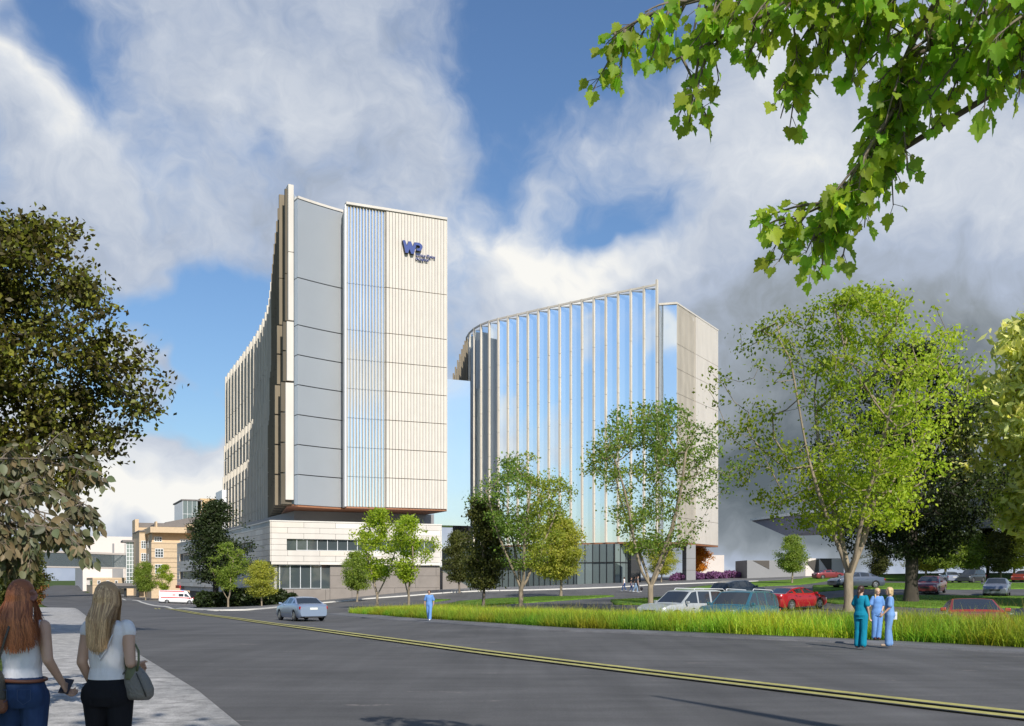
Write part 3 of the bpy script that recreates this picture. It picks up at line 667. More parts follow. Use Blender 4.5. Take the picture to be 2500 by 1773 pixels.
body = [Q[0]+Vector((.6,2.4)), pl(1609,171.3)+Vector((.2,.4)), U0+Vector((-.6,.6)), U1+Vector((-.8,0)), Ub, Q[-1]+Vector((1.5,3))]+[q+Vector((2.0,2.2)) for q in Q[1:-1][::-1]]
part(gl, MB().prism(body, B2+.1, Z3-.6), 'block_body', M['grey_wall'])
part(gl, MB().prism([Q[0], pl(1609,171.3), U0, U1, Ub, Q[-1]]+[q for q in Q[1:-1][::-1]], B2-.3, B2-.03), 'soffit', M['soffit'])
for (px, Y, w_) in ((1548,165,1.75),(1682,176,1.8)):
    p = pl(px, Y); z0 = gz(p.x,p.y)-.3; cc = part(gl, MB().box((p.x,p.y,(z0+B2)/2-.16), (w_,w_,B2-z0-.32), .25), 'column', M['grey_wall'] if px > 1600 else M['dark_metal'], bevel=.04)
    for zz_ in np.arange(z0+2.1, B2-.8, 2.1): part(gl, MB().box((p.x,p.y,zz_), (w_+.012,w_+.012,.05), .25), 'panel_joint', M['stone_gap'], parent=None)
# lobby
Lp = [pl(1080,196), pl(1170,191), pl(1290,183), pl(1408,173.5), pl(1447,172.5), pl(1500,169.5), pl(1533,172)]
mb = MB(); mm_ = MB(); fr = MB()
for i in range(len(Lp)-1):
    a, b = Lp[i], Lp[i+1]; z0 = -.3; mb.wallbox(a, b, z0, B2-.32, .1, 0)
    L_ = (b-a).length; d = (b-a)/L_
    for u in np.arange(0, L_, 1.5): mm_.wallbox(a+d*u, a+d*(u+.1), z0, B2-.33, .22, .1)
    if i < 3: fr.wallbox(a, b, 3.6 if i < 3 else 5, 5.0, .2, .12)
    else: mm_.wallbox(a, b, 4.6, 4.75, .2, .13)
lo = part(gl, mb, 'lobby_glazing', M['glass_mid']); part(gl, mm_, 'mullion', M['dark_metal'], parent=lo); part(gl, fr, 'spandrel', M['dark_metal'], parent=lo)
part(gl, MB().prism([p+Vector((0,.3)) for p in Lp]+[Lp[-1]+Vector((2,12)), Lp[0]+Vector((4,14))], -.4, B2-.34), 'lobby_core', M['conc'])
# glass link between the blocks
k0 = pl(1060,186); k1 = pl(1148,189)
mb = MB().prism([k0, k1, k1+Vector((0,8)), k0+Vector((0,8))], 12, zat(928,188)); 
tag(mb.build('glass_link', M['glass_sky']), 'pale mirror glass link building seen between the stone tower and the glass one', 'building')
mb = MB().prism([k0+Vector((-20,14)), pl(1120,214), pl(1120,224), k0+Vector((-20,24))], -1, zat(1385,214))
tag(mb.build('low_link_wall', M['pale_wall']), 'low pale wall behind the trees between the two hospital buildings', 'wall')

# ---- background street, left
def blk(px0, px1, Y, z0, z1, depth, d=T, bk=BK, mb=None, mi=0):
    P = pl(px0, Y); Q_ = P+d*along(P,d,px1); mb = mb or MB(); mb.prism([P, Q_, Q_+bk*depth, P+bk*depth], z0, z1, mi); return mb
def win(root, P, d, pxa, pxb, pya, pyb, nx=2, ny=2, off=0.0):
    ua, ub = along(P,d,pxa), along(P,d,pxb); Y = (P+d*ua).y; z1, z0 = zat(pya,Y), zat(pyb,Y)
    f = MB(); t = .1; a, b = P+d*ua, P+d*ub
    f.wallbox(a, b, z0-.05, z0+t, .2, off+.06); f.wallbox(a, b, z1-t, z1+.05, .2, off+.06)
    for i in range(nx+1): f.wallbox(a+(b-a)*(i/nx)-d*.06, a+(b-a)*(i/nx)+d*.06, z0, z1, .18, off+.05)
    for j in range(1, ny): f.wallbox(a, b, z0+(z1-z0)*j/ny-.05, z0+(z1-z0)*j/ny+.05, .16, off+.04)
    o = part(root, f, 'window', M['white_metal']); part(root, MB().wallbox(a, b, z0, z1, .1, off+.01), 'pane', M['glass_dark'], parent=o)
tanb = root_at('tan_office_building', pl(400,240), 'tan brick building with slate roofs and white framed windows beside the hospital', 'building')
gzb = -4.5; mp = pl(367,235)
part(tanb, blk(369.6,520,234.6,gzb,zat(1323,234.6),30), 'wall', M['tan'])
part(tanb, blk(371,520,236.2,zat(1323,236),zat(1299,236),24), 'wall', M['tan'])
part(tanb, blk(367,520,233.9,zat(1300,234),zat(1286,234),26), 'upper_wall', M['tan'])
part(tanb, blk(340,358.5,245,gzb,zat(1298,245),16), 'bay', M['tan']); part(tanb, blk(338.6,360,244.6,zat(1298,245)+.02,zat(1295,245),17), 'bay_roof', M['roof_grey'])
part(tanb, blk(338.8,430,258,gzb,zat(1288,258),14), 'rear_wall', M['tan']); part(tanb, blk(339.5,420,258.6,zat(1288,258)+.02,zat(1276,258),12), 'rear_roof', M['roof_grey'])
part(tanb, blk(329.6,338.8,255,gzb,zat(1267.7,255),8), 'pier', M['tan'])
part(tanb, blk(382,470,237,zat(1286,237)+.02,zat(1277,237),14), 'mansard_roof', M['roof_grey']); part(tanb, blk(380,384,235.2,zat(1286,235)+.02,zat(1273,235),3), 'chimney', M['tan'])
part(tanb, blk(458,540,235.2,zat(1286,235)+.02,zat(1279.5,235),12), 'parapet_wall', M['tan'])
mb = MB(); P = pl(405,262); 
vs = []; ns = 14
for s in (0, 16):
    for i in range(ns+1):
        u = i/ns; p = P+T*(u*38)+BK*s; vs.append((p.x, p.y, zat(1275,262)+3.0*math.sin(math.pi*min(1,u*.9))))
for s in (0, 16):
    for i in range(ns+1): p = P+T*(i/ns*38)+BK*s; vs.append((p.x, p.y, zat(1290,262)))
n1_ = ns+1
fs = [(i, i+1, n1_+i+1, n1_+i) for i in range(ns)]+[(2*n1_+i, 2*n1_+i+1, i+1, i) for i in range(ns)]+[(3*n1_+i+1, 3*n1_+i, n1_+i, n1_+i+1) for i in range(ns)]+[(2*n1_, 0, n1_, 3*n1_)]
mb.add(vs, fs); part(tanb, mb, 'vault_roof', M['roof_grey'], False)
Pm = pl(369.6,234.6); Pu = pl(371,236.2)
ml = MB()
for zy in (1327,1340,1347,1361.5,1364,1373,1385,1400,1415): ml.wallbox(Pm, Pm+T*20, zat(zy,235)-.05, zat(zy,235)+.05, .1, .03)
for zy in (1302,1325): ml.wallbox(pl(340,245), pl(340,245)+T*2.2, zat(zy,245)-.04, zat(zy,245)+.04, .1, .03)
part(tanb, ml, 'string_course', M['tan_line'])
win(tanb, Pu, T, 377,395,1311,1322.5,3,2); win(tanb, Pu, T, 440,459,1317,1326,3,2)
win(tanb, Pm, T, 379,398.5,1340,1361,3,3); win(tanb, Pm, T, 379,398.5,1378,1400,3,3)
Pb = pl(340,245); win(tanb, Pb, T, 345,356,1320.7,1339,2,3); win(tanb, Pb, T, 345,356,1351,1370,2,3)
# side windows of the main front block
Ps = Pm+BK*24
for (u0, u1) in ((3,6),(9,12),(15,18)):
    for (z0, z1) in ((zat(1338,240),zat(1322,240)),(zat(1370,240),zat(1352,240))):
        o = part(tanb, MB().wallbox(Ps-BK*u0, Ps-BK*u1, z0, z1, .1, .05), 'window', M['glass_dark'])
pent = root_at('glass_penthouse', pl(450,280), 'glass walled box standing on top of the tan building', 'building')
part(pent, blk(446,483,275,8,zat(1222,275),18), 'glazing', M['glass_mid']); mb = MB(); Pp = pl(446,275)
for u in np.arange(0, 5.2, 1.25): mb.wallbox(Pp+T*u, Pp+T*(u+.08), 8, zat(1222,275), .1, .06)
for z_ in (14,17,20): mb.wallbox(Pp, Pp+T*5, z_, z_+.1, .1, .07)
part(pent, mb, 'mullion', M['white_metal']); part(pent, MB().prism([Pp-T*.3-BK*.2, Pp+T*5.3-BK*.2, Pp+T*5.3+BK*19, Pp-T*.3+BK*19], zat(1222,275), zat(1222,275)+.35), 'roof', M['roof_grey'])
tb = root_at('tan_plant_tower', pl(500,285), 'plain tan brick block behind the dark street tree left of the stone tower', 'building')
M['tan_bright'] = mat('tan_render', (.62,.44,.24), .85, var=.03)
part(tb, blk(489,560,279,4,zat(1217,279),22), 'wall', M['tan_bright']); mb = MB(); Pt = pl(489,279)
mb.wallbox(Pt, Pt+T*8, zat(1226,279), zat(1226,279)+.12, .1, .03)
for u in (1.0,2.6): mb.wallbox(Pt+T*u, Pt+T*(u+.12), 4, zat(1226,279)-.02, .1, .03)
part(tb, mb, 'panel_joint', M['tan_line'])
gt = blk(542,575,262,6,zat(1196,262),10); tag(gt.build('grey_service_tower', M['white_metal']), 'slim pale grey metal tower against the far edge of the stone tower', 'building')
# pale far building
pb = root_at('pale_slab_building', pl(250,300), 'large blank pale building at the far end of the street', 'building')
part(pb, blk(202,345,300,-5,zat(1309,300),60), 'wall', M['pale_wall']); Pf = pl(202,300); mb = MB()
u0, u1 = along(Pf,T,274), along(Pf,T,279); Yq = 303
mb.wallbox(Pf+T*u0, Pf+T*u1, zat(1353,Yq), zat(1327,Yq), .2, .02); u2 = along(Pf,T,301)
mb.wallbox(Pf+T*u0, Pf+T*u2, zat(1411,Yq), zat(1385,Yq), .2, .02)
part(pb, mb, 'recess', M['grey_wall'])
# low tan block
lb = root_at('low_tan_building', pl(260,272), 'low tan brick building with small square dark windows at the far end of the street', 'building')
part(lb, blk(226,312,270,-5,zat(1410.5,270),40), 'wall', M['tan']); Pl_ = pl(226,270)
mb = MB()
for zy in (1416,1421,1429): mb.wallbox(Pl_, Pl_+T*10, zat(zy,270)-.05, zat(zy,270)+.05, .1, .03)
part(lb, mb, 'string_course', M['tan_line'])
for (a, b) in ((238,245),(260,266.5),(281,287)):
    for (c, d_) in ((1417.7,1426),(1436,1445)): win(lb, Pl_, T, a, b, c, d_, 1, 1)
mb = MB().wallbox(Pl_+BK*34, Pl_+BK*2, zat(1429,276), zat(1417,276), .1, .04); part(lb, mb, 'window_band', M['glass_mid'])
# entrance canopy
cn = root_at('entrance_canopy', pl(320,238), 'dark flat entrance canopy on posts beside the low tan building', 'canopy')
P = pl(276,240); e = P+T*along(P,T,352)
part(cn, MB().prism([P, e, e+BK*7, P+BK*7], zat(1431,240), zat(1424,240)), 'roof', M['roof_grey']); part(cn, MB().prism([P+T*.3, e, e+BK*6.5, P+BK*6.5+T*.3], zat(1437,240), zat(1431,240)-.03), 'fascia', M['dark_metal'])
for px in (307,338):
    q = P+T*along(P,T,px)+BK*1; part(cn, MB().box((q.x,q.y,(zat(1437,240)-3.2)/2), (.5,.5,zat(1437,240)+3.2-.05)), 'post', M['dark_metal'])
# stair tower
sw = root_at('glass_stair_tower', pl(318,258), 'white framed glass stair tower at the right end of the sky bridge', 'building')
P = pl(308,258); e = P+T*along(P,T,330)
part(sw, MB().prism([P, e, e+BK*6, P+BK*6], zat(1428,258), zat(1324,258)), 'glazing', M['glass_mid']); mb = MB()
for u in np.linspace(0, (e-P).length-.1, 4): mb.wallbox(P+T*u, P+T*(u+.14), zat(1428,258), zat(1324,258), .15, .1)
for zy in np.arange(1331,1428,9.7): mb.wallbox(P, e, zat(zy,258), zat(zy,258)+.14, .15, .12)
part(sw, mb, 'frame', M['white_metal']); part(sw, MB().prism([P-T*.9-BK*.8, e-BK*.8, e+BK*6, P-T*.9+BK*6], zat(1324,258)+.02, zat(1319,258)), 'roof', M['roof_grey'])
part(sw, MB().prism([P, e, e+BK*6, P+BK*6], -4, zat(1428,258)-.02), 'base', M['tan'])
# sky bridge
def bglass():
    m, nt, b, N, L = newmat('bridge_glass'); b.inputs['Base Color'].default_value = (.18,.22,.24,1); b.inputs['Roughness'].default_value = .05; b.inputs['Specular IOR Level'].default_value = .9
    t = N.new('ShaderNodeBsdfTransparent'); t.inputs[0].default_value = (.80,.86,.88,1); s = N.new('ShaderNodeMixShader'); s.inputs[0].default_value = .45
    L.new(b.outputs[0], s.inputs[1]); L.new(t.outputs[0], s.inputs[2]); L.new(s.outputs[0], N['Material Output'].inputs[0]); return m
M['bglass'] = bglass(); dB = Vector((-.296,-.955)).normalized(); nB = Vector((-dB.y, dB.x)); nB = nB if nB.y < 0 else -nB
P = pl(308,261); LB = 58.0; za, zb_ = 4.9, 8.2
br_ = root_at('sky_bridge', P+dB*25, 'glazed footbridge crossing high over the street', 'bridge')
def bb(u0, u1, z0, z1, w0, w1): 
    return [P+dB*u0+nB*w0, P+dB*u1+nB*w0, P+dB*u1+nB*w1, P+dB*u0+nB*w1]
part(br_, MB().prism(bb(0,LB,0,0,.1,-3.9), za-.35, za), 'deck', M['pale_wall']); part(br_, MB().prism(bb(0,LB,0,0,.1,-3.9), zb_-.05, zb_+.45), 'roof', M['pale_wall'])
part(br_, MB().prism(bb(0,LB,0,0,.0,-.06), za+.01, zb_-.06), 'glazing', M['bglass']); part(br_, MB().prism(bb(0,LB,0,0,-3.74,-3.8), za+.01, zb_-.06), 'glazing', M['bglass'])
mb = MB(); k = 0
for u in np.arange(1, LB-5, 5.2):
    a = P+dB*u+nB*(-.3); b = P+dB*(u+5.2)+nB*(-.3); zz1, zz2 = (za+.1, zb_-.15) if k % 2 else (zb_-.15, za+.1); k += 1
    mb.tube([(a.x,a.y,zz1),(b.x,b.y,zz2)], .13, 6)
part(br_, mb, 'truss_member', M['grey_wall'])
p = P+dB*45; 
part(br_, MB().prism([p+nB*.3+dB*-1, p+nB*.3+dB*1, p-nB*4+dB*1, p-nB*4+dB*-1], -4, za-.36), 'pier', M['pale_wall'])
# red emergency sign over the ambulance bay
Pe = E1; ue = along(Pe,dS,434); uf = along(Pe,dS,444); Ye = (Pe+dS*ue).y
o = MB().wallbox(Pe+dS*ue, Pe+dS*uf, zat(1436,Ye), zat(1429,Ye), .25, .45).build('emergency_sign', mat('red_sign_face', (.45,.01,.015), .4, var=.1)); tag(o, 'small bright red sign on the pale wall above the ambulance', 'sign')
# ---- right background
hl = [ray(1834.6,1272,200), ray(2560,1178,124), ray(1919,1309,185), ray(2332,1296,150), ray(2560,1283,126)]
hl2 = [hl[0]+Vector((30,25,.2)), hl[1]+Vector((40,20,.2))]
bm = bmesh.new(); [bm.verts.new(v) for v in hl+hl2]; bmesh.ops.convex_hull(bm, input=bm.verts); me = bpy.data.meshes.new('wing_canopy'); bm.to_mesh(me); bm.free()
M['violet_grey'] = mat('violet_grey_metal', (.19,.19,.23), .6, metal=.1, var=.03)
cy = root_at('angular_canopy', (75,150), 'huge angular grey metal canopy floating above the car park trees', 'canopy')
o = link('folded_roof', me, None, M['violet_grey']); part(cy, o, 'folded_roof', None)
d_ = (hl[1]-hl[0]).normalized(); q_ = Vector((-.35,-.25,0)); vs = [hl[0]+q_, hl[1]+q_, hl[1]+q_+Vector((0,0,.75)), hl[0]+q_+Vector((0,0,.45))]; vs += [v+Vector((.8,.6,0)) for v in vs]
part(cy, MB().add(vs, [(0,1,2,3),(5,4,7,6),(3,2,6,7),(1,0,4,5),(0,3,7,4),(1,5,6,2)]), 'pale_fascia', M['white_metal'])
for (px, Y) in ((2236,152),):
    q = pl(px, Y); part(cy, MB().box((q.x,q.y,(gz(q.x,q.y)+9.4)/2-.2), (.5,.5,9.4-gz(q.x,q.y))), 'pier', M['conc'])
pv = root_at('folded_pavilion', pl(1940,175), 'low pavilion with folded grey walls and dark triangular facets under the angular canopy', 'building')
P = pl(1824,172); dP = Vector((1,.08)).normalized(); e1 = P+dP*along(P,dP,1966); e2 = P+dP*along(P,dP,2060)
part(pv, MB().prism([P, e1, e1+Vector((0,9)), P+Vector((0,9))], 1.2, zat(1368,172)), 'grey_wall', M['grey_wall'])
part(pv, MB().prism([e1+Vector((0,.1)), e2, e2+Vector((0,9)), e1+Vector((0,9))], 1.2, zat(1363,172)), 'pale_wall', M['pale_wall'])
def tri(px, tris, name, m):
    for t3 in tris:
        vs = []
        for (a, b) in t3:
            u = along(P,dP,a); p = P+dP*u; vs.append((p.x, p.y-.06, zat(b,p.y)))
        vs += [(v[0], v[1]+.3, v[2]) for v in vs]
        part(pv, MB().add(vs, [(0,1,2),(5,4,3),(0,3,4,1),(1,4,5,2),(2,5,3,0)]), name, m)
tri(P, [((1966,1408),(1998,1408),(1966,1382))], 'pale_facet', M['pale_wall']); tri(P, [((1968,1372),(1999,1365),(1999,1407)),((2001,1364),(2030,1364),(2030,1405)),((1838,1369),(1878,1369),(1878,1390))], 'dark_facet', M['stone_gap'])  # thin dark triangles laid on the pale and grey walls
part(pv, MB().prism([P+Vector((-.5,-.5)), P+dP*22+Vector((0,-.5)), P+dP*22+Vector((0,9)), P+Vector((-.5,9))], 1.0, 1.35), 'plinth', M['stone_gap'])
o = MB().prism([pl(1690,205), pl(1768,205), pl(1768,225), pl(1690,225)], 1, zat(1355.5,205)).build('pale_pavilion', M['pale_wall']); tag(o, 'plain pale low building behind the orange autumn tree', 'building')
# ------------------------------------------------------------------ trees
def leaf_quads(C, size, r, up=.3, elong=1.5, droop=0):
    """C (n,3) centres -> folded leaf quads (4 verts each)"""
    n = len(C); nrm = r.normal(size=(n,3)); nrm[:,2] = nrm[:,2]*.8+up; nrm /= np.linalg.norm(nrm, axis=1)[:,None]
    a = r.normal(size=(n,3)); a[:,2] -= droop; a -= nrm*(a*nrm).sum(1)[:,None]; a /= np.linalg.norm(a, axis=1)[:,None]+1e-9
    b = np.cross(nrm, a); s = size*(.65+.7*r.random(n))[:,None]
    L_ = a*s*elong*.5; Wd = b*s*.5
    V = np.stack([C-L_, C+Wd*.9-L_*.1+nrm*s*.12, C+L_, C-Wd*.9-L_*.1+nrm*s*.12], 1).reshape(-1,3)
    return V, np.arange(4*n).reshape(n,4)
def grow(seed, H, th, env, natt, lean=0, stems=1, r0=.16, upb=.7):
    """skeleton by joining attractors to the nearest branch; env(h)-> crown radius at relative height"""
    r = np.random.default_rng(seed); pts = []
    ph = r.random((6,3))*6.28; kv = r.normal(size=(6,3))*1.0/(.085*H)
    while len(pts) < natt:
        h = r.random(); z = th+(H-th)*h; a = r.random()*6.283; q = math.sqrt(r.random())
        R_ = env(h)*H*(.86+.28*math.sin(3*a+seed)+.1*math.sin(7*a+h*9))
        p = np.array([math.cos(a)*q*R_, math.sin(a)*q*R_, z])
        f = np.sin(kv@p+ph[:,0]).sum()
        if f > r.normal()*.7-.4 or q > .92 and r.random() < .2: pts.append(p)
    pts = np.array(pts)
    nodes = []; par = []
    if stems == 1:
        top = .82; k = 12
        for i in range(k+1):
            t = i/k; nodes.append([lean*t*t+.012*H*math.sin(t*5+seed), .012*H*math.cos(t*4+seed)-.012*H, H*top*t]); par.append(i-1)
        base = 0
    else:
        k = 5
        for i in range(k): nodes.append([0, 0, th*.45*i/(k-1)]); par.append(i-1)
        root = k-1
        for s in range(stems):
            a = 6.283*s/stems+seed; sp = .10+.10*r.random(); prev = root
            for i in range(1, 11):
                t = i/10; rad = H*sp*(t**.8)*1.35; z = th*.45+(H*.80-th*.45)*t*(.8+.2*((s*7+seed) % 3)/2)
                nodes.append([math.cos(a)*rad+lean*t+.01*H*math.sin(6*t+s), math.sin(a)*rad+.01*H*math.cos(5*t+s), z]); par.append(prev); prev = len(nodes)-1
    nodes = [np.array(x, float) for x in nodes]
    ntr = len(nodes); N_ = np.array(nodes)
    dist = np.sqrt(((pts[:,None]-N_[None])**2).sum(-1)).min(1); order = np.argsort(dist); tips = []
    for i in order:
        p = pts[i]; N_ = np.array(nodes); d = np.linalg.norm(N_-p, axis=1)
        cost = d+upb*np.maximum(0, N_[:,2]-(p[2]-.35*d))+(N_[:,2] < th*.55)*50
        j = int(np.argmin(cost)); a = N_[j]; L0 = d[j]; ns = max(1, int(L0/(.05*H))); prev = j
        bow = np.array([0,0,-.10*L0])+r.normal(size=3)*.05*L0
        for s in range(1, ns+1):
            t = s/ns; nodes.append(a+(p-a)*t+bow*4*t*(1-t)); par.append(prev); prev = len(nodes)-1
        tips.append(prev)
    n = len(nodes); cnt = np.zeros(n); cnt[tips] = 1
    for i in range(n-1, 0, -1): cnt[par[i]] += cnt[i]
    rad = r0*(np.maximum(cnt, .6)/cnt[0])**.46; rad = np.maximum(rad, .0035*H**.5)
    return np.array(nodes), np.array(par), rad, tips, cnt
def branch_mesh(N_, par, rad, rmin=0, flare=True):
    V = []; Fq = []; ch = {}
    for i, p in enumerate(par): ch.setdefault(p, []).append(i)
    # chains
    stack = [(0, None)]; b = 0
    while stack:
        s, pr = stack.pop(); chain = ([pr] if pr is not None else [])+[s]; cur = s
        while cur in ch:
            c = sorted(ch[cur], key=lambda k: -rad[k]); 
            for o in c[1:]: stack.append((o, cur))
            cur = c[0]; chain.append(cur)
        if len(chain) < 2: continue
        rr = np.array([rad[k] for k in chain])
        if pr is not None: rr[0] = min(rr[0], rr[1]*1.15)
        if rr.max() < rmin: continue
        P = N_[chain]; seg = 9 if rr[0] > .08 else (5 if rr[0] > .03 else 3)
        if pr is None and flare: rr = rr.copy(); rr[0] *= 1.35
        t = np.gradient(P, axis=0); t /= np.linalg.norm(t, axis=1)[:,None]+1e-9
        ref = np.array([1.,0,0]) if abs(t[0][2]) > .7 else np.array([0,0,1.])
        for i in range(len(P)):
            u = ref-t[i]*(ref@t[i]); u /= np.linalg.norm(u)+1e-9; ref = u; w_ = np.cross(t[i], u)
            an = np.arange(seg)*2*math.pi/seg
            V.append(P[i]+(np.outer(np.cos(an), u)+np.outer(np.sin(an), w_))*rr[i])
        m = len(P); id_ = b+np.arange(m*seg).reshape(m, seg)
        Fq.append(np.stack([id_[:-1], np.roll(id_[:-1],-1,1), np.roll(id_[1:],-1,1), id_[1:]], -1).reshape(-1,4)); b += m*seg
    return np.concatenate(V), np.concatenate(Fq)
def make_tree(name, seed, H, th, env, natt, nleaf, lsize, lmat, bmat, spread=.05, stems=1, r0=.16, lean=0, tintf=None, up=.3, elong=1.5, upb=.7, hue=None, droop=0):
    N_, par, rad, tips, cnt = grow(seed, H, th, env, natt, lean, stems, r0, upb)
    V, Fc = branch_mesh(N_, par, rad); tm = npmesh(name+'_trunk', V, Fc)
    r = np.random.default_rng(seed+99); T_ = np.array(tips)
    # leaves round the tips and back along the twigs
    src = np.concatenate([N_[T_], N_[T_], N_[par[T_]], (N_[T_]+N_[par[T_]])/2]); wgt = np.concatenate([r.random(len(T_))+.4]*2+[r.random(len(T_))*.7, r.random(len(T_))])
    pick = r.choice(len(src), nleaf, p=wgt/wgt.sum()); C = src[pick]+r.normal(size=(nleaf,3))*spread*H*np.array([1,1,.62])
    C = C[C[:,2] > th*.6]
    cl = r.random(len(src))[pick][:len(C)]
    V, Fc = leaf_quads(C, lsize, r, up, elong, droop)
    t = np.ones((len(C),3)); b = .75+.5*r.random(len(C)); t *= b[:,None]; t[:,0] *= .85+.35*cl; t[:,1] *= .92+.16*cl
    if hue is not None: t *= hue(C, r)
    cm = npmesh(name+'_crown', V, Fc, np.repeat(t, 4, 0))
    tm.materials.append(bmat); cm.materials.append(lmat)
    return tm, cm
ELL = lambda rx, p=.45, top=.15: (lambda h: rx*(max(0, math.sin(math.pi*min(1, (h*.93+.05))))**p)*(1-top*h))
FAN = lambda rx: (lambda h: rx*(.35+.75*h if h < .72 else max(0,(1-h)/.28)**.55*.9))
VASE = lambda rx: (lambda h: rx*(.25+.95*h**.8 if h < .6 else max(.05,(1-(h-.6)/.4))**.5*.9))
ROUND = ELL(.36, .5, .1)
M['leaf_dark'] = leafmat('olive_leaf', (.075,.085,.018), .3); M['leaf_green'] = leafmat('fresh_leaf', (.21,.285,.045), .45)
M['leaf_lime'] = leafmat('lime_leaf', (.31,.40,.035), .5); M['leaf_yellow'] = leafmat('yellow_green_leaf', (.36,.37,.06), .45)
M['leaf_deep'] = leafmat('deep_green_leaf', (.030,.046,.013), .25); M['leaf_orange'] = leafmat('autumn_leaf', (.62,.26,.025), .4, (.8,.35,.03))
M['leaf_pale'] = leafmat('pale_olive_leaf', (.125,.125,.065), .25); M['leaf_maple'] = leafmat('maple_leaf', (.23,.38,.035), .6, (.50,.78,.05))
M['leaf_white'] = leafmat('pale_yellow_leaf', (.52,.53,.20), .4)
def place(tm, cm, px, py, H0, label, group=None, rz=0, sc=None, name='street_tree', Y=None, top=None, cat='tree', sx=1):
    g = ground(px, py) if Y is None else Vector((*pl(px, Y), 0))
    if Y is not None: g.z = gz(g.x, g.y)
    if top is not None: sc = ((g.z-(CAMZ-(top-HY)*g.y/F))*-1)/H0
    e = empty(name, (g.x, g.y, g.z-.05), rz, label, cat, group); e.scale = (sc*sx, sc*sx, sc)
    a = bpy.data.objects.new('trunk', tm); COL.objects.link(a); a.parent = e
    b = bpy.data.objects.new('crown', cm); COL.objects.link(b); b.parent = e
    return e
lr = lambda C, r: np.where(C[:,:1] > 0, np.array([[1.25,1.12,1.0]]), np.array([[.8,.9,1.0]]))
tA = make_tree('open_tree', 3, 10, 3.0, VASE(.36), 230, 7000, .17, M['leaf_green'], M['bark_light'], .030, 3, .15)
tB = make_tree('open_tree_lime', 5, 10, 3.0, VASE(.34), 230, 6500, .17, M['leaf_lime'], M['bark_light'], .028, 2, .13)
tC = make_tree('round_tree', 8, 10, 2.6, ELL(.40,.5,.15), 260, 15000, .20, M['leaf_yellow'], M['bark_light'], .05, 1, .17)
tD = make_tree('dark_tree', 11, 14, 3.5, ELL(.30,.55,.35), 420, 20000, .20, M['leaf_deep'], M['bark_dark'], .035, 1, .34)
tE = make_tree('green_round_tree', 14, 10, 2.8, ELL(.36,.5,.2), 260, 14000, .19, M['leaf_green'], M['bark_light'], .045, 1, .17)
tG = make_tree('olive_tree', 21, 10, 2.2, ELL(.33,.5,.3), 280, 14000, .19, M['leaf_dark'], M['bark_mid'], .042, 1, .16)
SG = 'young trees in front of the hospital base'
place(*tE, 354, 1466, 10, 'young green tree standing left of the ambulance', top=1372, rz=.5)
place(*tB, 402, 1452, 10, 'thin yellow green tree just behind the ambulance', top=1380, rz=2.5, Y=222)
place(*tD, 527, 1482, 14, 'dark feathery street tree at the left corner of the hospital base', top=1228, rz=1.2, Y=126, sx=1.15)
place(*tA, 557, 1485, 10, 'bare stemmed small green tree right beside the dark street tree', top=1325, rz=.4, Y=120)
place(*tC, 637, 1479, 10, 'small round olive tree in front of the corner windows', top=1372, rz=.7, Y=116)
place(*tE, 871, 1469, 10, 'dense green tree close to the stone base wall', top=1345, rz=2.1)
place(*tB, 921, 1484, 10, 'tall lime leaved tree in front of the strip window', top=1246, rz=1.0, sx=1.0)
place(*tB, 998, 1485, 10, 'lime leaved tree left of the walking man, second of the pair', top=1262, rz=3.3, sx=1.05)
place(*tG, 1120, 1447, 10, 'olive bush-like tree beside the right end of the stone base', top=1300, rz=.2)
place(*tG, 1176, 1486, 10, 'leafy olive tree in front of the left edge of the glass building', top=1222, rz=1.9, sx=.88)
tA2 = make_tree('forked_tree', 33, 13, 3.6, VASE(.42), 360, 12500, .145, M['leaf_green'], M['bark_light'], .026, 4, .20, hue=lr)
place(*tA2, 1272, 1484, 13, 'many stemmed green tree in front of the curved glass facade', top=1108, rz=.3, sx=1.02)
place(*tC, 1366, 1456, 10, 'full yellow green tree on the lawn island before the lobby', top=1268, rz=1.1)
place(*tC, 1712//1+33, 1425, 10, 'bright yellow green tree under the overhang between two pillars', top=1330, rz=2.6, Y=168, sx=.95) if False else place(*tC, 1615, 1424, 10, 'bright yellow green tree under the overhang between two pillars', top=1330, rz=2.6, Y=158, sx=1.1)
tO = make_tree('autumn_tree', 41, 10, 2.6, ELL(.42,.5,.1), 200, 9000, .30, M['leaf_orange'], M['bark_mid'], .05, 2, .16)
place(*tO, 1704, 1413, 10, 'orange autumn tree behind the right pillar', top=1336, rz=.5, Y=192)
for i, (x_, y_) in enumerate(((50,36),(62,22),(41,50))):
    e = empty('street_tree', (x_,y_,gz(x_,y_)), i, ['red brown autumn tree beyond the right edge, mirrored in the strip window','broad autumn tree farthest outside the right edge of the view','autumn tree outside the right edge beside the car park'][i], 'tree', 'autumn trees outside the view mirrored in the windows'); e.scale = (1.4,1.4,1.35)
    for nm, me_ in (('trunk', tO[0]), ('crown', tO[1])): q_ = bpy.data.objects.new(nm, me_); COL.objects.link(q_); q_.parent = e
place(*tE, 1934, 1424, 10, 'small green tree on the lawn in front of the folded pavilion', top=1307, rz=2.2)
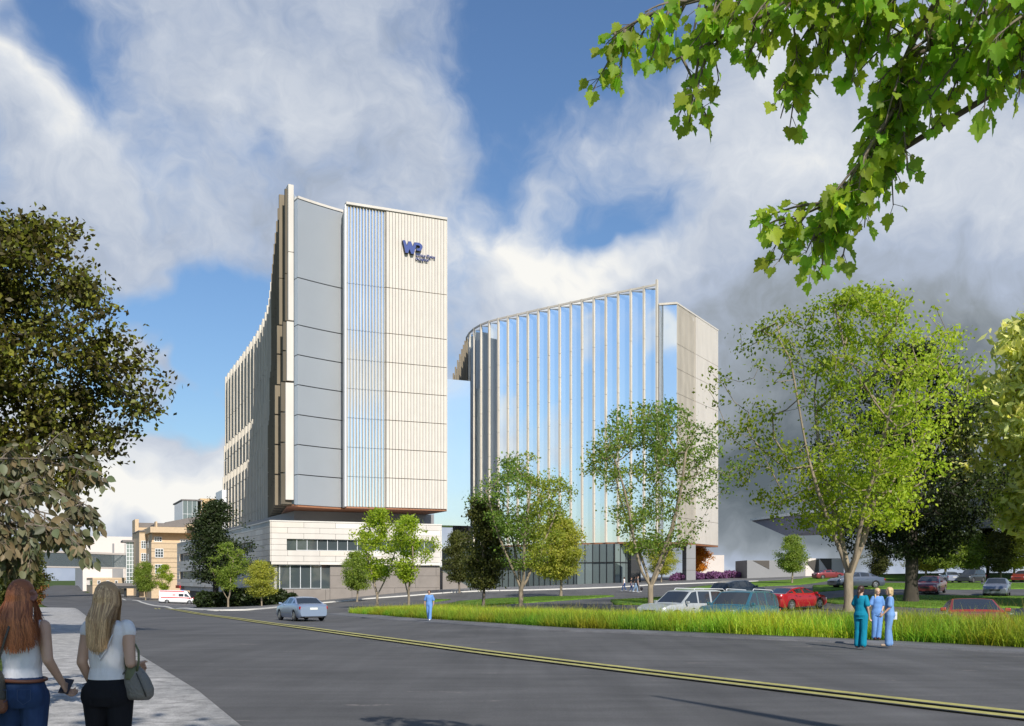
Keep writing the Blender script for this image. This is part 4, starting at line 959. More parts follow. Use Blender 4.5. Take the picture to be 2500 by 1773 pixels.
# the three big near trees
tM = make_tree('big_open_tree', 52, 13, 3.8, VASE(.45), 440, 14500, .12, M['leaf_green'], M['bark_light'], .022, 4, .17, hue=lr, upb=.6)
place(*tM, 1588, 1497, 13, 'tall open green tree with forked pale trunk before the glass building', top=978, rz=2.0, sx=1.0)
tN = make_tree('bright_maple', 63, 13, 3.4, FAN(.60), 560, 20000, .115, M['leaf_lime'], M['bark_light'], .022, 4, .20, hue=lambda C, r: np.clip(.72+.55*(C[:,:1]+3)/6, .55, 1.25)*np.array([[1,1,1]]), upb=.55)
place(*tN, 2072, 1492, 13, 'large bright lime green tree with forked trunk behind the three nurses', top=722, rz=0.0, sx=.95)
tK = make_tree('dark_oak', 71, 15, 2.9, ELL(.50,.45,.35), 800, 42000, .14, M['leaf_deep'], M['bark_dark'], .024, 1, .42, upb=.4)
place(*tK, 2213, 1470, 15, 'big dark trunked tree right of the lime green one', top=850, rz=.9, sx=.86)
tY = make_tree('pale_ash', 77, 13, 3.0, ELL(.36,.5,.25), 420, 22000, .20, M['leaf_white'], M['bark_light'], .03, 2, .22, elong=2.4, hue=lambda C, r: np.array([[1,1,1]])*(.95+.6*r.random((len(C),1))))
place(*tY, 2610, 1478, 13, 'pale yellow leaved tree cut by the right picture edge', top=735, rz=.3, sx=1.0)
place(*tE, 2305, 1402, 10, 'sunlit yellow green tree under the angular canopy', top=1285, rz=1.4, Y=138, sx=1.2)
place(*tG, 2440, 1404, 10, 'dark tree under the canopy at the far right', top=1300, rz=.4, Y=136, sx=1.3)
BG = 'trees behind the car park under the angular canopy'
for px, py, Y, tr, tp, lb, rz in ((2365,1402,139,tE,1300,'green tree behind the far lane, right of the sunlit one',.9),(2475,1402,137,tC,1290,'yellow green tree at the right edge under the canopy',2.2),(2140,1402,142,tG,1325,'olive tree seen between the lime tree and the dark trunk',1.2),(2412,1402,143,tD,1285,'dark feathery tree deep behind the far lane',.3),(2262,1402,141,tC,1310,'yellow green tree just right of the dark trunk',3.0)):
    place(*tr, px, py, 14 if tr is tD else 10, lb, BG, Y=Y, top=tp, rz=rz, sx=1.3)
# left foreground trees
tL = make_tree('left_big_tree', 84, 14, 5.0, (lambda h: .41*(1-abs(h-.42)*1.05)**.6), 900, 90000, .13, M['leaf_dark'], M['bark_dark'], .024, 1, .34, upb=.35, hue=lambda C, r: np.where(r.random((len(C),1)) > .55, np.array([[2.1,2.0,1.2]]), np.array([[.8,.62,.7]])))
g = Vector((-15.6, 23.5, 0)); e = place(*tL, -165, 1500, 14, 'large dark olive tree filling the left edge of the view', top=505, rz=.6, Y=28, sx=1.02)
tS = make_tree('left_small_tree', 91, 10, 2.0, ELL(.42,.45,.1), 300, 22000, .22, M['leaf_dark'], M['bark_mid'], .04, 1, .22)
place(*tS, 28, 1477, 10, 'dense dark round tree behind the red haired woman', top=1318, rz=.2, Y=64, sx=1.15)
tS2 = make_tree('orange_tinged_tree', 92, 10, 2.2, ELL(.40,.45,.1), 200, 9000, .28, leafmat('rust_leaf', (.20,.09,.02), .35), M['bark_mid'], .045, 1, .2)
place(*tS2, 78, 1470, 10, 'small rust coloured tree left of the street end', top=1380, rz=.2, Y=78, sx=.8)
# overhanging pale branch (large simple leaves) at the left
def leafy_branch(name, ctrl, seed, m, bm_, lsize, per, label, shape, nsub=9, sub=.9, hang=.3, rbase=.03):
    r = np.random.default_rng(seed); ctrl = [np.array(c, float) for c in ctrl]
    mb = MB(); P = []
    for a, b in zip(ctrl[:-1], ctrl[1:]): P += [a+(b-a)*t for t in np.linspace(0,1,6)[:-1]]
    P.append(ctrl[-1]); P = np.array(P); mb.tube([tuple(p) for p in P], list(np.linspace(rbase, .005, len(P))), 6)
    C = []; D = []
    for i in range(nsub):
        k = int(len(P)*(.12+.86*i/nsub)); k = min(k, len(P)-2); a = P[k]; t = P[k+1]-P[k]; t /= np.linalg.norm(t)
        sd_ = 1 if i % 2 else -1; d = np.cross(t, [0,0,1])*sd_*.5*r.random()+t*.5+np.array([0,0,-hang*(.6+.8*r.random())])+r.normal(size=3)*.35; d /= np.linalg.norm(d)
        L0 = sub*(.45+.8*r.random()); Q_ = [a+d*L0*s+np.array([0,0,-.28*L0*s*s]) for s in np.linspace(0,1,7)]
        mb.tube([tuple(q) for q in Q_], list(np.linspace(.010,.003,7)), 4)
        for _ in range(per):
            s = r.random()**.8; c = a+d*L0*s+np.array([0,0,-.28*L0*s*s]); dd_ = r.normal(size=3)*.7+d*.5+np.array([0,0,-.55]); dd_ /= np.linalg.norm(dd_)
            pet = .5*lsize+.6*lsize*r.random(); mb.tube([tuple(c), tuple(c+dd_*pet)], .0022, 3, cap=False); C.append(c+dd_*pet); D.append(dd_+np.array([0,0,-.9]))
    C = np.array(C); D = np.array(D); D /= np.linalg.norm(D, axis=1)[:,None]; n = len(C)
    nr = r.normal(size=(n,3))*np.array([.75,.6,.6])+np.array([0,-.8,.15]); nr -= D*(nr*D).sum(1)[:,None]; nr /= np.linalg.norm(nr, axis=1)[:,None]; S = np.cross(D, nr)
    sz = lsize*(.6+.75*r.random(n)); k = len(shape); sh = np.array(shape)
    V = C[:,None]+(sh[None,:,:1]*S[:,None]+(sh[None,:,1:2])*D[:,None]+(sh[None,:,2:3]+.35*np.abs(sh[None,:,:1])**1.2)*nr[:,None]*1)*sz[:,None,None]
    # fan of triangles from the leaf base vein
    base = np.arange(n)[:,None]*k
    tr = np.stack([np.stack([base[:,0], base[:,0]+i, base[:,0]+i+1], -1) for i in range(1, k-1)], 1).reshape(-1,3)
    tt = (.62+.7*r.random(n))[:,None]*np.array([[1,1,1]]); tt[:,0] *= .8+.6*r.random(n)
    me = npmesh(name+'_leaves', V.reshape(-1,3), tr, np.repeat(tt, k, 0))
    return mb, me
half = [(0,0),(.12,-.10),(.28,-.07),(.30,.05),(.47,.14),(.42,.26),(.53,.42),(.38,.46),(.33,.58),(.20,.58),(.17,.80),(.08,.86),(0,1.0)]
MAPLE = [(x, y, 0) for x, y in half]+[(-x, y, 0) for x, y in half[1:-1][::-1]]
OVAL = [(0,0,0),(.22,.15,0),(.32,.42,0),(.26,.72,0),(0,1.1,0),(-.26,.72,0),(-.32,.42,0),(-.22,.15,0)]
pb_ = empty('pale_leaved_tree', (-9.5,9.5,0), 0, 'drooping pale olive branches with large oval leaves at the left edge', 'tree')
allb = MB(); k_ = 0
brs = [([ray(-260,1110,11),ray(-60,1120,12),ray(90,1120,13),ray(215,1150,13.5)],1.6),([ray(-260,1150,11),ray(-20,1170,12),ray(120,1190,12.5),ray(225,1240,12.5)],1.2),([ray(-260,1210,10.5),ray(-60,1225,11),ray(60,1240,11.5),ray(180,1270,12)],1.4),([ray(-260,1250,10.5),ray(-40,1265,11),ray(60,1280,11.2),ray(150,1290,11.4)],1.2),([ray(-260,1300,10.5),ray(-60,1300,11),ray(30,1315,11.2)],1.1)]
crowns = []
for i, (c, s_) in enumerate(brs):
    mb, me = leafy_branch('pale_branch', c, 200+i, None, None, .115, 26, '', OVAL, 13, s_*.36, .12, .022)
    a = mb.build('branch', M['bark_mid'], pb_, True); a.location = -pb_.location
    me.materials.append(M['leaf_pale']); b = bpy.data.objects.new('foliage', me); COL.objects.link(b); b.parent = pb_; b.location = -pb_.location
mb = MB().tube([(-9.5,9.5,-.1),(-9.45,9.6,2),(-9.3,9.9,3.2)]+[tuple(brs[0][0][0])], [.16,.13,.09,.03], 10)
for c, _ in brs[1:]: mb.tube([(-9.3,9.9,3.2-.25),tuple(c[0])], [.06,.022], 6)
a = mb.build('trunk', M['bark_mid'], pb_, True); a.location = -pb_.location
# maple overhead at the right: trunk stands outside the picture
mp_ = empty('maple_tree', (8.5,1.5,0), 0, 'big maple branches with lobed green leaves hanging into the top right corner', 'tree')
def mbr(c, seed, per=26, nsub=14, sub=.62, ls=.080, rb=.02):
    mb, me = leafy_branch('maple', c, seed, None, None, ls, per, '', MAPLE, nsub, sub, .55, rb)
    a = mb.build('branch', M['bark_mid'], mp_, True); a.location = -mp_.location
    me.materials.append(M['leaf_maple']); b = bpy.data.objects.new('foliage', me); COL.objects.link(b); b.parent = mp_; b.location = -mp_.location
Yb = 5.6
MBR = [([(2300,-260,4.6),(2050,-110,5.2),(1900,20,5.5),(1760,90,5.7),(1640,150,5.9)],16,13,.50),([(2050,-160,5),(1800,-40,5.6),(1600,30,5.9),(1480,90,6.1)],16,12,.40),([(2250,-200,5),(2000,-60,5.6),(1750,-10,5.8),(1560,40,6)],16,12,.34),([(2080,-200,5.0),(2060,-60,5.4),(1980,70,5.5),(1940,150,5.6)],14,12,.42),
 ([(2400,-260,4.6),(2300,-20,5.2),(2230,100,5.4),(2180,210,5.5),(2160,320,5.6),(2110,430,5.7),(2060,480,5.8),(1970,520,5.9),(1890,560,6)],14,28,.44),([(2260,120,5.4),(2190,160,5.5),(2180,260,5.6),(2150,360,5.7)],15,12,.40),([(2080,440,5.8),(2020,510,5.8),(1985,590,5.8)],9,8,.24),([(2230,140,5.6),(2200,240,5.5),(2110,380,5.5),(2050,480,5.6)],14,14,.32),
 ([(2600,-260,4.6),(2420,-60,5),(2330,40,5.3),(2260,110,5.4)],15,14,.5),([(2700,-200,4.6),(2540,-60,4.9),(2440,30,5.1),(2380,100,5.3)],15,14,.46),([(2700,-140,4.6),(2560,0,4.8),(2480,60,5),(2420,90,5.2)],14,10,.4),([(2250,-160,5.2),(2150,-30,5.4),(2090,40,5.5)],14,12,.45),
 ([(2320,-120,5.0),(2120,-80,5.2),(1950,-40,5.4),(1780,-60,5.6)],15,14,.36)]
for i, (c, per, ns_, sub) in enumerate(MBR): mbr([ray(*q) for q in c], 300+i, max(4, int(per*.8)), ns_, sub*.78)
# limbs back to the trunk
mb = MB().tube([(8.5,1.5,-.2),(8.4,1.5,2),(8.2,1.6,4),(8.0,1.7,6),(7.6,1.4,8.5),(7.4,1.0,11)], [.32,.26,.23,.2,.14,.05], 12)
hub = (8.0,1.7,5.4)
for c, *_ in MBR: 
    q = ray(*c[0]); mb.tube([hub, tuple((Vector(hub)*.45+q*.55)+Vector((0,0,.7))), tuple(q)], [.045,.026,.017], 6)
a = mb.build('trunk', M['bark_mid'], mp_, True); a.location = -mp_.location
# unseen upper crown, added as leaf clumps to shade the women in front
r_ = np.random.default_rng(5); nC = 1100; cen = np.array([(1.0,-2.7,8.6),(-0.3,-2.4,8.5),(1.6,-4.6,9.8),(0.4,-3.6,9.4)])
ck = r_.integers(0, len(cen), nC); C = cen[ck]+r_.normal(size=(nC,3))*np.array([1.3,1.3,.7]); C = C[C[:,2] > 6.6]
C = C[~((C[:,1] > 1.0) & (C[:,2] < CAMZ+.66*C[:,1]+1.5) & (np.abs(C[:,0]) < .62*C[:,1]+.5))]
V, Fc = leaf_quads(C, .30, r_, .5, 1.1); t = np.ones((len(C),3))*(.7+.5*r_.random((len(C),1)))
o = link('shade_crown', npmesh('shade_crown', V, Fc, np.repeat(t,4,0)), mp_, M['leaf_maple']); o.location = -mp_.location
mb = MB()
for c in cen: mb.tube([(7.8,1.5,6.5), tuple((np.array((7.8,1.5,7.5))*.5+c*.5)+np.array([0,0,.3])), tuple(c)], [.10,.06,.02], 6)
a = mb.build('shade_crown_limbs', M['bark_mid'], mp_, True); a.location = -mp_.location
# ------------------------------------------------------------------ tall grass and ground cover
def blades(P, h, wd_, r, lean=.35, nseg=3):
    n = len(P); a = r.random(n)*6.283; dx = np.stack([np.cos(a), np.sin(a), np.zeros(n)], 1); sx = np.stack([-np.sin(a), np.cos(a), np.zeros(n)], 1)
    hh = h*(.55+.75*r.random(n)); ln = hh*lean*(.3+1.4*r.random(n)); rows_ = []
    for k in range(nseg+1):
        t = k/nseg; c = P+dx*(ln*t**1.8)[:,None]+np.array([0,0,1])*(hh*(t-.18*t*t*lean))[:,None]; w_ = wd_*(1-t**1.6)*.5+.001
        rows_ += [c-sx*w_, c+sx*w_]
    V = np.stack(rows_, 1); kk = 2*(nseg+1); b = np.arange(n)[:,None]*kk
    Fq = np.concatenate([np.stack([b[:,0]+2*k, b[:,0]+2*k+1, b[:,0]+2*k+3, b[:,0]+2*k+2], -1) for k in range(nseg)])
    return V.reshape(-1,3), Fq, kk
def sample_poly(poly, n, r):
    A_ = np.array(poly); lo, hi = A_.min(0), A_.max(0); out = np.zeros((0,2))
    while len(out) < n:
        p = lo+(hi-lo)*r.random((n*2,2)); out = np.concatenate([out, p[pin(p, [tuple(q) for q in poly])]])
    return out[:n]
M['grass_blade'] = leafmat('tall_grass_blade', (.32,.45,.04), .5, (.52,.70,.05), .6)
def grass_field(name, poly, n, h, wd_, seed, m, label=None, lean=.35, tip=None, hfun=None):
    r = np.random.default_rng(seed); p = sample_poly(poly, n, r); P3 = np.column_stack([p, hz(p[:,0], p[:,1])-.02])
    cl = np.sin(p[:,0]*1.7)*np.sin(p[:,1]*1.3+p[:,0]*.5)+.5*np.sin(p[:,0]*4.1+p[:,1]*2.3)
    hh = h*(1+.10*cl) if hfun is None else hfun(p)*(1+.10*cl)
    V, Fq, kk = blades(P3, hh, wd_, r, lean)
    t = np.ones((n,3))*(.6+.75*r.random((n,1))); t[:,0] *= 1+.30*np.clip(cl,-1,1.5)+.4*(r.random(n) > .88); t *= (1+.22*np.sin(p[:,0]*.9+p[:,1]*.4))[:,None]
    t = np.repeat(t, kk, 0)
    o = link(name, npmesh(name, V, Fq, t), None, m); return o
GB = off_line(GE, -5.6)
GPOLY = [ext]+GEDGE+GB[1:][::-1]+[tuple(Vector(ext)+Vector((0,5.6)))]
HF = lambda p: np.interp(p[:,0], [-14,-6,0,6,12,40], [.42,.48,.55,.66,.80,.85])
tag(drape('planting_bed', GPOLY, -.012, M['earth'], 2.0), kind='structure')
o = grass_field('tall_grass', GPOLY, 105000, .7, .023, 11, M['grass_blade'], lean=.5, hfun=HF); tag(o, kind='stuff')
front = GE+off_line(GE, -.7)[::-1]
o = grass_field('tall_grass', front, 16000, .5, .028, 12, M['grass_blade'], lean=1.0, hfun=lambda p: HF(p)*.62); tag(o, kind='stuff')
o = grass_field('tall_grass', GPOLY, 7000, 1.0, .012, 13, leafmat('grass_seed_stalk', (.36,.36,.09), .5), lean=.35, hfun=lambda p: HF(p)*1.35); tag(o, kind='stuff')
M['short_blade'] = leafmat('lawn_blade', (.09,.17,.015), .4)
for i, (pts, nn_) in enumerate([([(1985,1466),(2100,1455),(2600,1455),(2600,1484),(2250,1484),(2040,1474)],16000),([(1985,1446),(2100,1438),(2600,1436),(2600,1424),(2085,1424),(1985,1430)],16000),([(1075,1480),(1200,1462),(1330,1457),(1500,1455),(1430,1462),(1330,1469),(1200,1478)],14000),([(1490,1466),(1620,1458),(1640,1462),(1600,1477)],7000)]):
    o = grass_field('lawn_grass', W(pts), nn_, .14, .02, 30+i, M['short_blade'], lean=.5); tag(o, kind='stuff')
LW = W([(60,1486),(20,1602)])+[(5.6,-12),(-30,-12),(-60,60)]
LGR = [tuple(Vector(p)+Vector((-.1,0))) for p in W([(58,1490),(18,1602)])]+[(-6.6,12.0),(-12,14),(-20,40),(-36,58)]
o = grass_field('roadside_grass', LGR, 14000, .32, .03, 40, M['short_blade'], lean=.5); tag(o, kind='stuff')
# dark shrubs at the podium foot
def shrub_mesh(name, seed, n, ls, m, rx=1, rz_=.8):
    r = np.random.default_rng(seed); d = r.normal(size=(n,3)); d /= np.linalg.norm(d,axis=1)[:,None]; rr = (.55+.45*r.random(n))*(1+.18*np.sin(d[:,0]*5+seed)*np.cos(d[:,1]*4))
    C = d*rr[:,None]*np.array([rx,rx,rz_])+np.array([0,0,rz_*.75]); C = C[C[:,2] > 0]
    V, Fc = leaf_quads(C, ls, r); t = np.ones((len(C),3))*(.6+.8*r.random((len(C),1)))
    me = npmesh(name, V, Fc, np.repeat(t,4,0)); me.materials.append(m); return me
shm = shrub_mesh('shrub', 4, 2600, .16, M['leaf_deep']); 
SL_ = ['dark shrub at the foot of the hospital base wall','dark shrub between the two street trees by the hospital corner','broad dark shrub left of the round olive tree','dark shrub right of the round olive tree','low shrub under the ground floor windows']
for i, (px, py, s) in enumerate([(512,1479,2.0),(580,1478,2.3),(612,1476,2.2),(672,1474,1.8),(705,1471,1.3)]):
    g = Vector((*pl(px, 124), 0)); g.z = gz(g.x, g.y); o = bpy.data.objects.new('shrub', shm); COL.objects.link(o); o.location = g; o.scale = (s,s,s*.8); o.rotation_euler = (0,0,i); tag(o, SL_[i], 'shrub', 'shrubs along the hospital base')
M['leaf_violet'] = leafmat('violet_flower', (.23,.10,.24), .3)
flm = shrub_mesh('flower', 6, 900, .22, M['leaf_violet'], 1, .9); 
for i in range(22):
    px = 1645+i*10.2; g = Vector((*pl(px, 176+(i % 3)), 0)); g.z = gz(g.x,g.y); o = bpy.data.objects.new('lavender_bush', flm); COL.objects.link(o); s = .75+.25*((i*7) % 4)/3; o.location = g; o.scale = (s,s,s*.95); o.rotation_euler = (0,0,i*1.3)
    tag(o, 'purple flowering bush in the long row behind the car park road', 'bush', 'purple flower bushes in a row')
# ------------------------------------------------------------------ vehicles
def paint(name, col, metal=.3, rough=.28):
    m, nt, b, N, L = newmat(name); b.inputs['Base Color'].default_value = (*col,1); b.inputs['Metallic'].default_value = metal
    b.inputs['Roughness'].default_value = rough; b.inputs['Coat Weight'].default_value = .6; b.inputs['Coat Roughness'].default_value = .08
    return m
M['tyre'] = mat('tyre_rubber', (.02,.02,.02), .8, var=.1); M['rim'] = mat('alloy_rim', (.45,.45,.46), .3, metal=.8, var=0)
M['car_glass'] = glassmat('car_glass', (.03,.035,.04), .05, 0, spec=1.0); M['trim'] = mat('black_trim', (.025,.025,.027), .5, var=0)
M['head_lamp'] = mat('headlamp_lens', (.55,.57,.6), .12, metal=.3, var=0); M['tail_lamp'] = mat('tail_lamp_lens', (.35,.012,.015), .2, var=0); M['plate'] = mat('number_plate', (.7,.7,.66), .5, var=.03)
M['amber'] = mat('amber_lens', (.6,.2,.02), .3, var=0)
def interp(x, P): return float(np.interp(x, [p[0] for p in P], [p[1] for p in P]))
CARS = {
 'sedan': dict(L=4.85, W=1.86, H=1.45, hood=[(-.5,.60),(-.47,.68),(-.30,.72),(.20,.69),(.42,.60),(.485,.50),(.5,.44)], roof=[(-.36,.70),(-.20,.955),(-.05,1),(.06,.985),(.235,.70)], gh=(-.36,.235), pil=(-.215,-.165,.005,.03,.17), wr=.72, wh=.335, ax=(-.29,.31)),
 'coupe': dict(L=4.45, W=1.78, H=1.36, hood=[(-.5,.66),(-.47,.74),(-.34,.75),(.20,.70),(.42,.58),(.485,.48),(.5,.42)], roof=[(-.40,.74),(-.20,.955),(-.05,1),(.04,.985),(.25,.70)], gh=(-.40,.25), pil=(-.24,-.19,-.05,-.02,.17), wr=.70, wh=.33, ax=(-.29,.31)),
 'suv': dict(L=4.75, W=1.9, H=1.74, hood=[(-.5,.55),(-.48,.60),(-.30,.62),(.20,.62),(.40,.58),(.485,.50),(.5,.42)], roof=[(-.495,.60),(-.44,.93),(-.30,1),(.03,.985),(.09,.955),(.24,.62)], gh=(-.495,.24), pil=(-.39,-.36,-.19,-.165,.0,.02,.18), wr=.78, wh=.37, ax=(-.29,.32)),
 'wagon': dict(L=4.7, W=1.82, H=1.5, hood=[(-.5,.58),(-.48,.64),(-.30,.66),(.20,.66),(.42,.58),(.485,.48),(.5,.42)], roof=[(-.49,.64),(-.42,.90),(-.25,.99),(.02,1),(.08,.98),(.25,.66)], gh=(-.49,.25), pil=(-.37,-.34,-.18,-.155,.005,.03,.18), wr=.74, wh=.335, ax=(-.29,.31)),
 'van': dict(L=6.3, W=2.05, H=2.45, hood=[(-.5,.42),(.30,.42),(.40,.44),(.47,.40),(.495,.34),(.5,.28)], roof=[(-.5,.95),(-.48,.985),(-.2,1),(.22,1),(.29,.93),(.41,.45)], gh=(-.5,.41), pil=(), wr=.88, wh=.35, ax=(-.27,.36)),
}
_carmesh = {}
def car_meshes(kind):
    if kind in _carmesh: return _carmesh[kind]
    c = CARS[kind]; L_, Wd, H = c['L'], c['W'], c['H']; g0, g1 = c['gh']; zb = .20 if kind != 'van' else .28
    xs = set(np.round(np.linspace(-.5, .5, 61), 4)); xs |= set(c['pil']) | {g0, g1} | {p[0] for p in c['roof']}
    for a in c['ax']: xs |= set(np.round(np.linspace(a-c['wh']*1.2/L_, a+c['wh']*1.2/L_, 13), 4))
    xs = sorted(xs); V = []; 
    for x in xs:
        e = abs(2*x); wt = Wd/2*(1-.05*e**4-.09*max(0,(e-.86)/.14)**2.2); zh = interp(x, c['hood'])*H
        zl = zb+.10*max(0,(e-.88)/.12)
        for a in c['ax']:
            r = c['wh']*1.13; d = (x-a)*L_
            if abs(d) < r: zl = max(zl, c['wh']+math.sqrt(r*r-d*d)-.02)
        gh = g0-1e-6 <= x <= g1+1e-6; zr = interp(x, c['roof'])*H if gh else zh
        zr = max(zr, zh+.002); f = (zr-zh)/max(.01, (H-zh)); wr = wt*.93+(c['wr']*Wd/2-wt*.93)*min(1, f)
        zm = max(zl+.02, .47*zh+.1) 
        sec = [(wt*.90, zl), (wt*.985, max(zl+.01, zl*.6+zm*.4)), (wt, max(zm, zl+.02)), (wt*.985, max(zl+.03, zh-.10)), (wt*.945, max(zl+.04, zh-.02)), (wt*.93, zh+.0+.02*min(1,f*5)),
               (wr+.012, zr-.07*min(1,f*2)), (wr-.02, zr-.03*min(1,f*2)), (wr*.88, zr-.008), (wr*.5, zr+.008), (0, zr+.014)]
        V.append([(x*L_, y, z) for y, z in sec])
    n = len(xs); k = len(V[0]); VV = []; 
    for s in V: VV += s
    for s in V: VV += [(p[0], -p[1], p[2]) for p in s]
    body = []; wins = {}
    def q(i, j, m): 
        b = m*n*k; f = (b+i*k+j, b+(i+1)*k+j, b+(i+1)*k+j+1, b+i*k+j+1); return f if m == 0 else f[::-1]
    gt = [p[0] for p in c['roof']]
    fs0, fs1 = gt[-2], gt[-1]; rs0, rs1 = gt[0], gt[1]
    for m in (0, 1):
        for i in range(n-1):
            xm = (xs[i]+xs[i+1])/2
            for j in range(k-1):
                key = None
                if kind == 'van':
                    if fs0+.004 < xm < fs1-.002 and j >= 8: key = 'windscreen'
                    elif j == 5 and False: key = 'x'
                elif g0 < xm < g1:
                    side_ok = all(not (c['pil'][2*t if len(c['pil']) % 2 else 2*t] < xm < c['pil'][2*t+1]) for t in range(len(c['pil'])//2))
                    if j == 5 and side_ok and rs0+.045 < xm < c['pil'][-1]+.02: key = 'side_window%d%d' % (m, sum(xm > p for p in c['pil'][::2]))
                    if fs0+.006 < xm < fs1-.008 and j >= 8: key = 'windscreen'
                    if rs0+.008 < xm < rs1-.006 and j >= 8: key = 'rear_window'
                (wins.setdefault(key, []) if key else body).append(q(i, j, m))
    # end caps
    for e_, o in ((0, False), (n-1, True)):
        f = [e_*k+j for j in range(k)]+[n*k+e_*k+j for j in range(k)][::-1][1:]
        body.append(tuple(f if o else f[::-1]))
    def mk(name, faces, m, smooth=True, inset=0):
        used = sorted({v for f in faces for v in f}); mp_ = {v:i for i, v in enumerate(used)}
        me = bpy.data.meshes.new(name); me.from_pydata([VV[v] for v in used], [], [tuple(mp_[v] for v in f) for f in faces]); 
        bm = bmesh.new(); bm.from_mesh(me); bmesh.ops.remove_doubles(bm, verts=bm.verts, dist=.0008); bmesh.ops.recalc_face_normals(bm, faces=bm.faces) if name == 'x' else None; bm.to_mesh(me); bm.free()
        if smooth:
            me.polygons.foreach_set('use_smooth', np.ones(len(me.polygons), bool))
            try: me.set_sharp_from_angle(angle=R(32))
            except Exception: pass
        me.materials.append(m); return me
    P = [('body', mk('body', body, None) if False else (body, mk))]
    out = {'body': mk('car_body', body, M['trim']), 'wins': [(('windscreen' if w_ == 'windscreen' else 'rear_window' if w_ == 'rear_window' else 'side_window'), mk('car_glass', f, M['car_glass'])) for w_, f in wins.items() if w_]}
    out['body'].materials.clear()
    mb = MB().box((0,0,.36),(L_*.93,Wd*.80,.30)); me = bpy.data.meshes.new('underbody'); me.from_pydata(mb.v, [], mb.f); me.materials.append(M['trim']); out['under'] = me
    # wheel, axis along y
    r = c['wh']; w_ = .22; prof = [(r*.62,-w_/2+.01),(r*.9,-w_/2),(r,-w_/2+.04),(r,w_/2-.04),(r*.9,w_/2),(r*.62,w_/2-.01)]; V2 = []; F2 = []; S = 24
    for i in range(S):
        a = 2*math.pi*i/S; V2 += [(math.cos(a)*q_[0], q_[1], math.sin(a)*q_[0]) for q_ in prof]
    for i in range(S):
        for j in range(6): F2.append((i*6+j, i*6+(j+1)%6, ((i+1)%S)*6+(j+1)%6, ((i+1)%S)*6+j))
    me = bpy.data.meshes.new('tyre'); me.from_pydata(V2, [], F2); me.materials.append(M['tyre']); out['tyre'] = me
    mb = MB(); 
    for i in range(5):
        a = 2*math.pi*i/5; ca, sa = math.cos(a), math.sin(a); p = [(-.035,.04),(.035,.04),(.05,r*.62),(-.05,r*.62)]
        vs = [(x*ca-z*sa, y, x*sa+z*ca) for y in (w_/2-.03, w_/2-.005) for x, z in p]; mb.add(vs, [(0,1,2,3),(7,6,5,4),(0,4,5,1),(1,5,6,2),(2,6,7,3),(3,7,4,0)])
    ring = []; 
    for i in range(S):
        a = 2*math.pi*i/S; ring += [(math.cos(a)*r*.64, w_/2-.012, math.sin(a)*r*.64), (math.cos(a)*r*.55, w_/2-.005, math.sin(a)*r*.55), (math.cos(a)*r*.53, -.02, math.sin(a)*r*.53)]
    mb.add(ring, [(i*3+j, ((i+1)%S)*3+j, ((i+1)%S)*3+j+1, i*3+j+1) for i in range(S) for j in (0,1)]); mb.tube([(0,-.02,0),(0,w_/2,0)], .06, 10)
    dk = [(math.cos(2*math.pi*i/S)*r*.63, -.015, math.sin(2*math.pi*i/S)*r*.63) for i in range(S)]; mb.add(dk, [tuple(range(S))], 1)
    me = bpy.data.meshes.new('rim'); me.from_pydata(mb.v, [], mb.f); me.polygons.foreach_set('material_index', mb.m); me.materials.append(M['rim']); me.materials.append(M['trim']); out['rim'] = me
    _carmesh[kind] = out; return out
def obj(name, me, par, loc=(0,0,0), rot=(0,0,0), sc=None):
    o = bpy.data.objects.new(name, me); COL.objects.link(o); o.parent = par; o.location = loc; o.rotation_euler = rot
    if sc: o.scale = sc
    return o
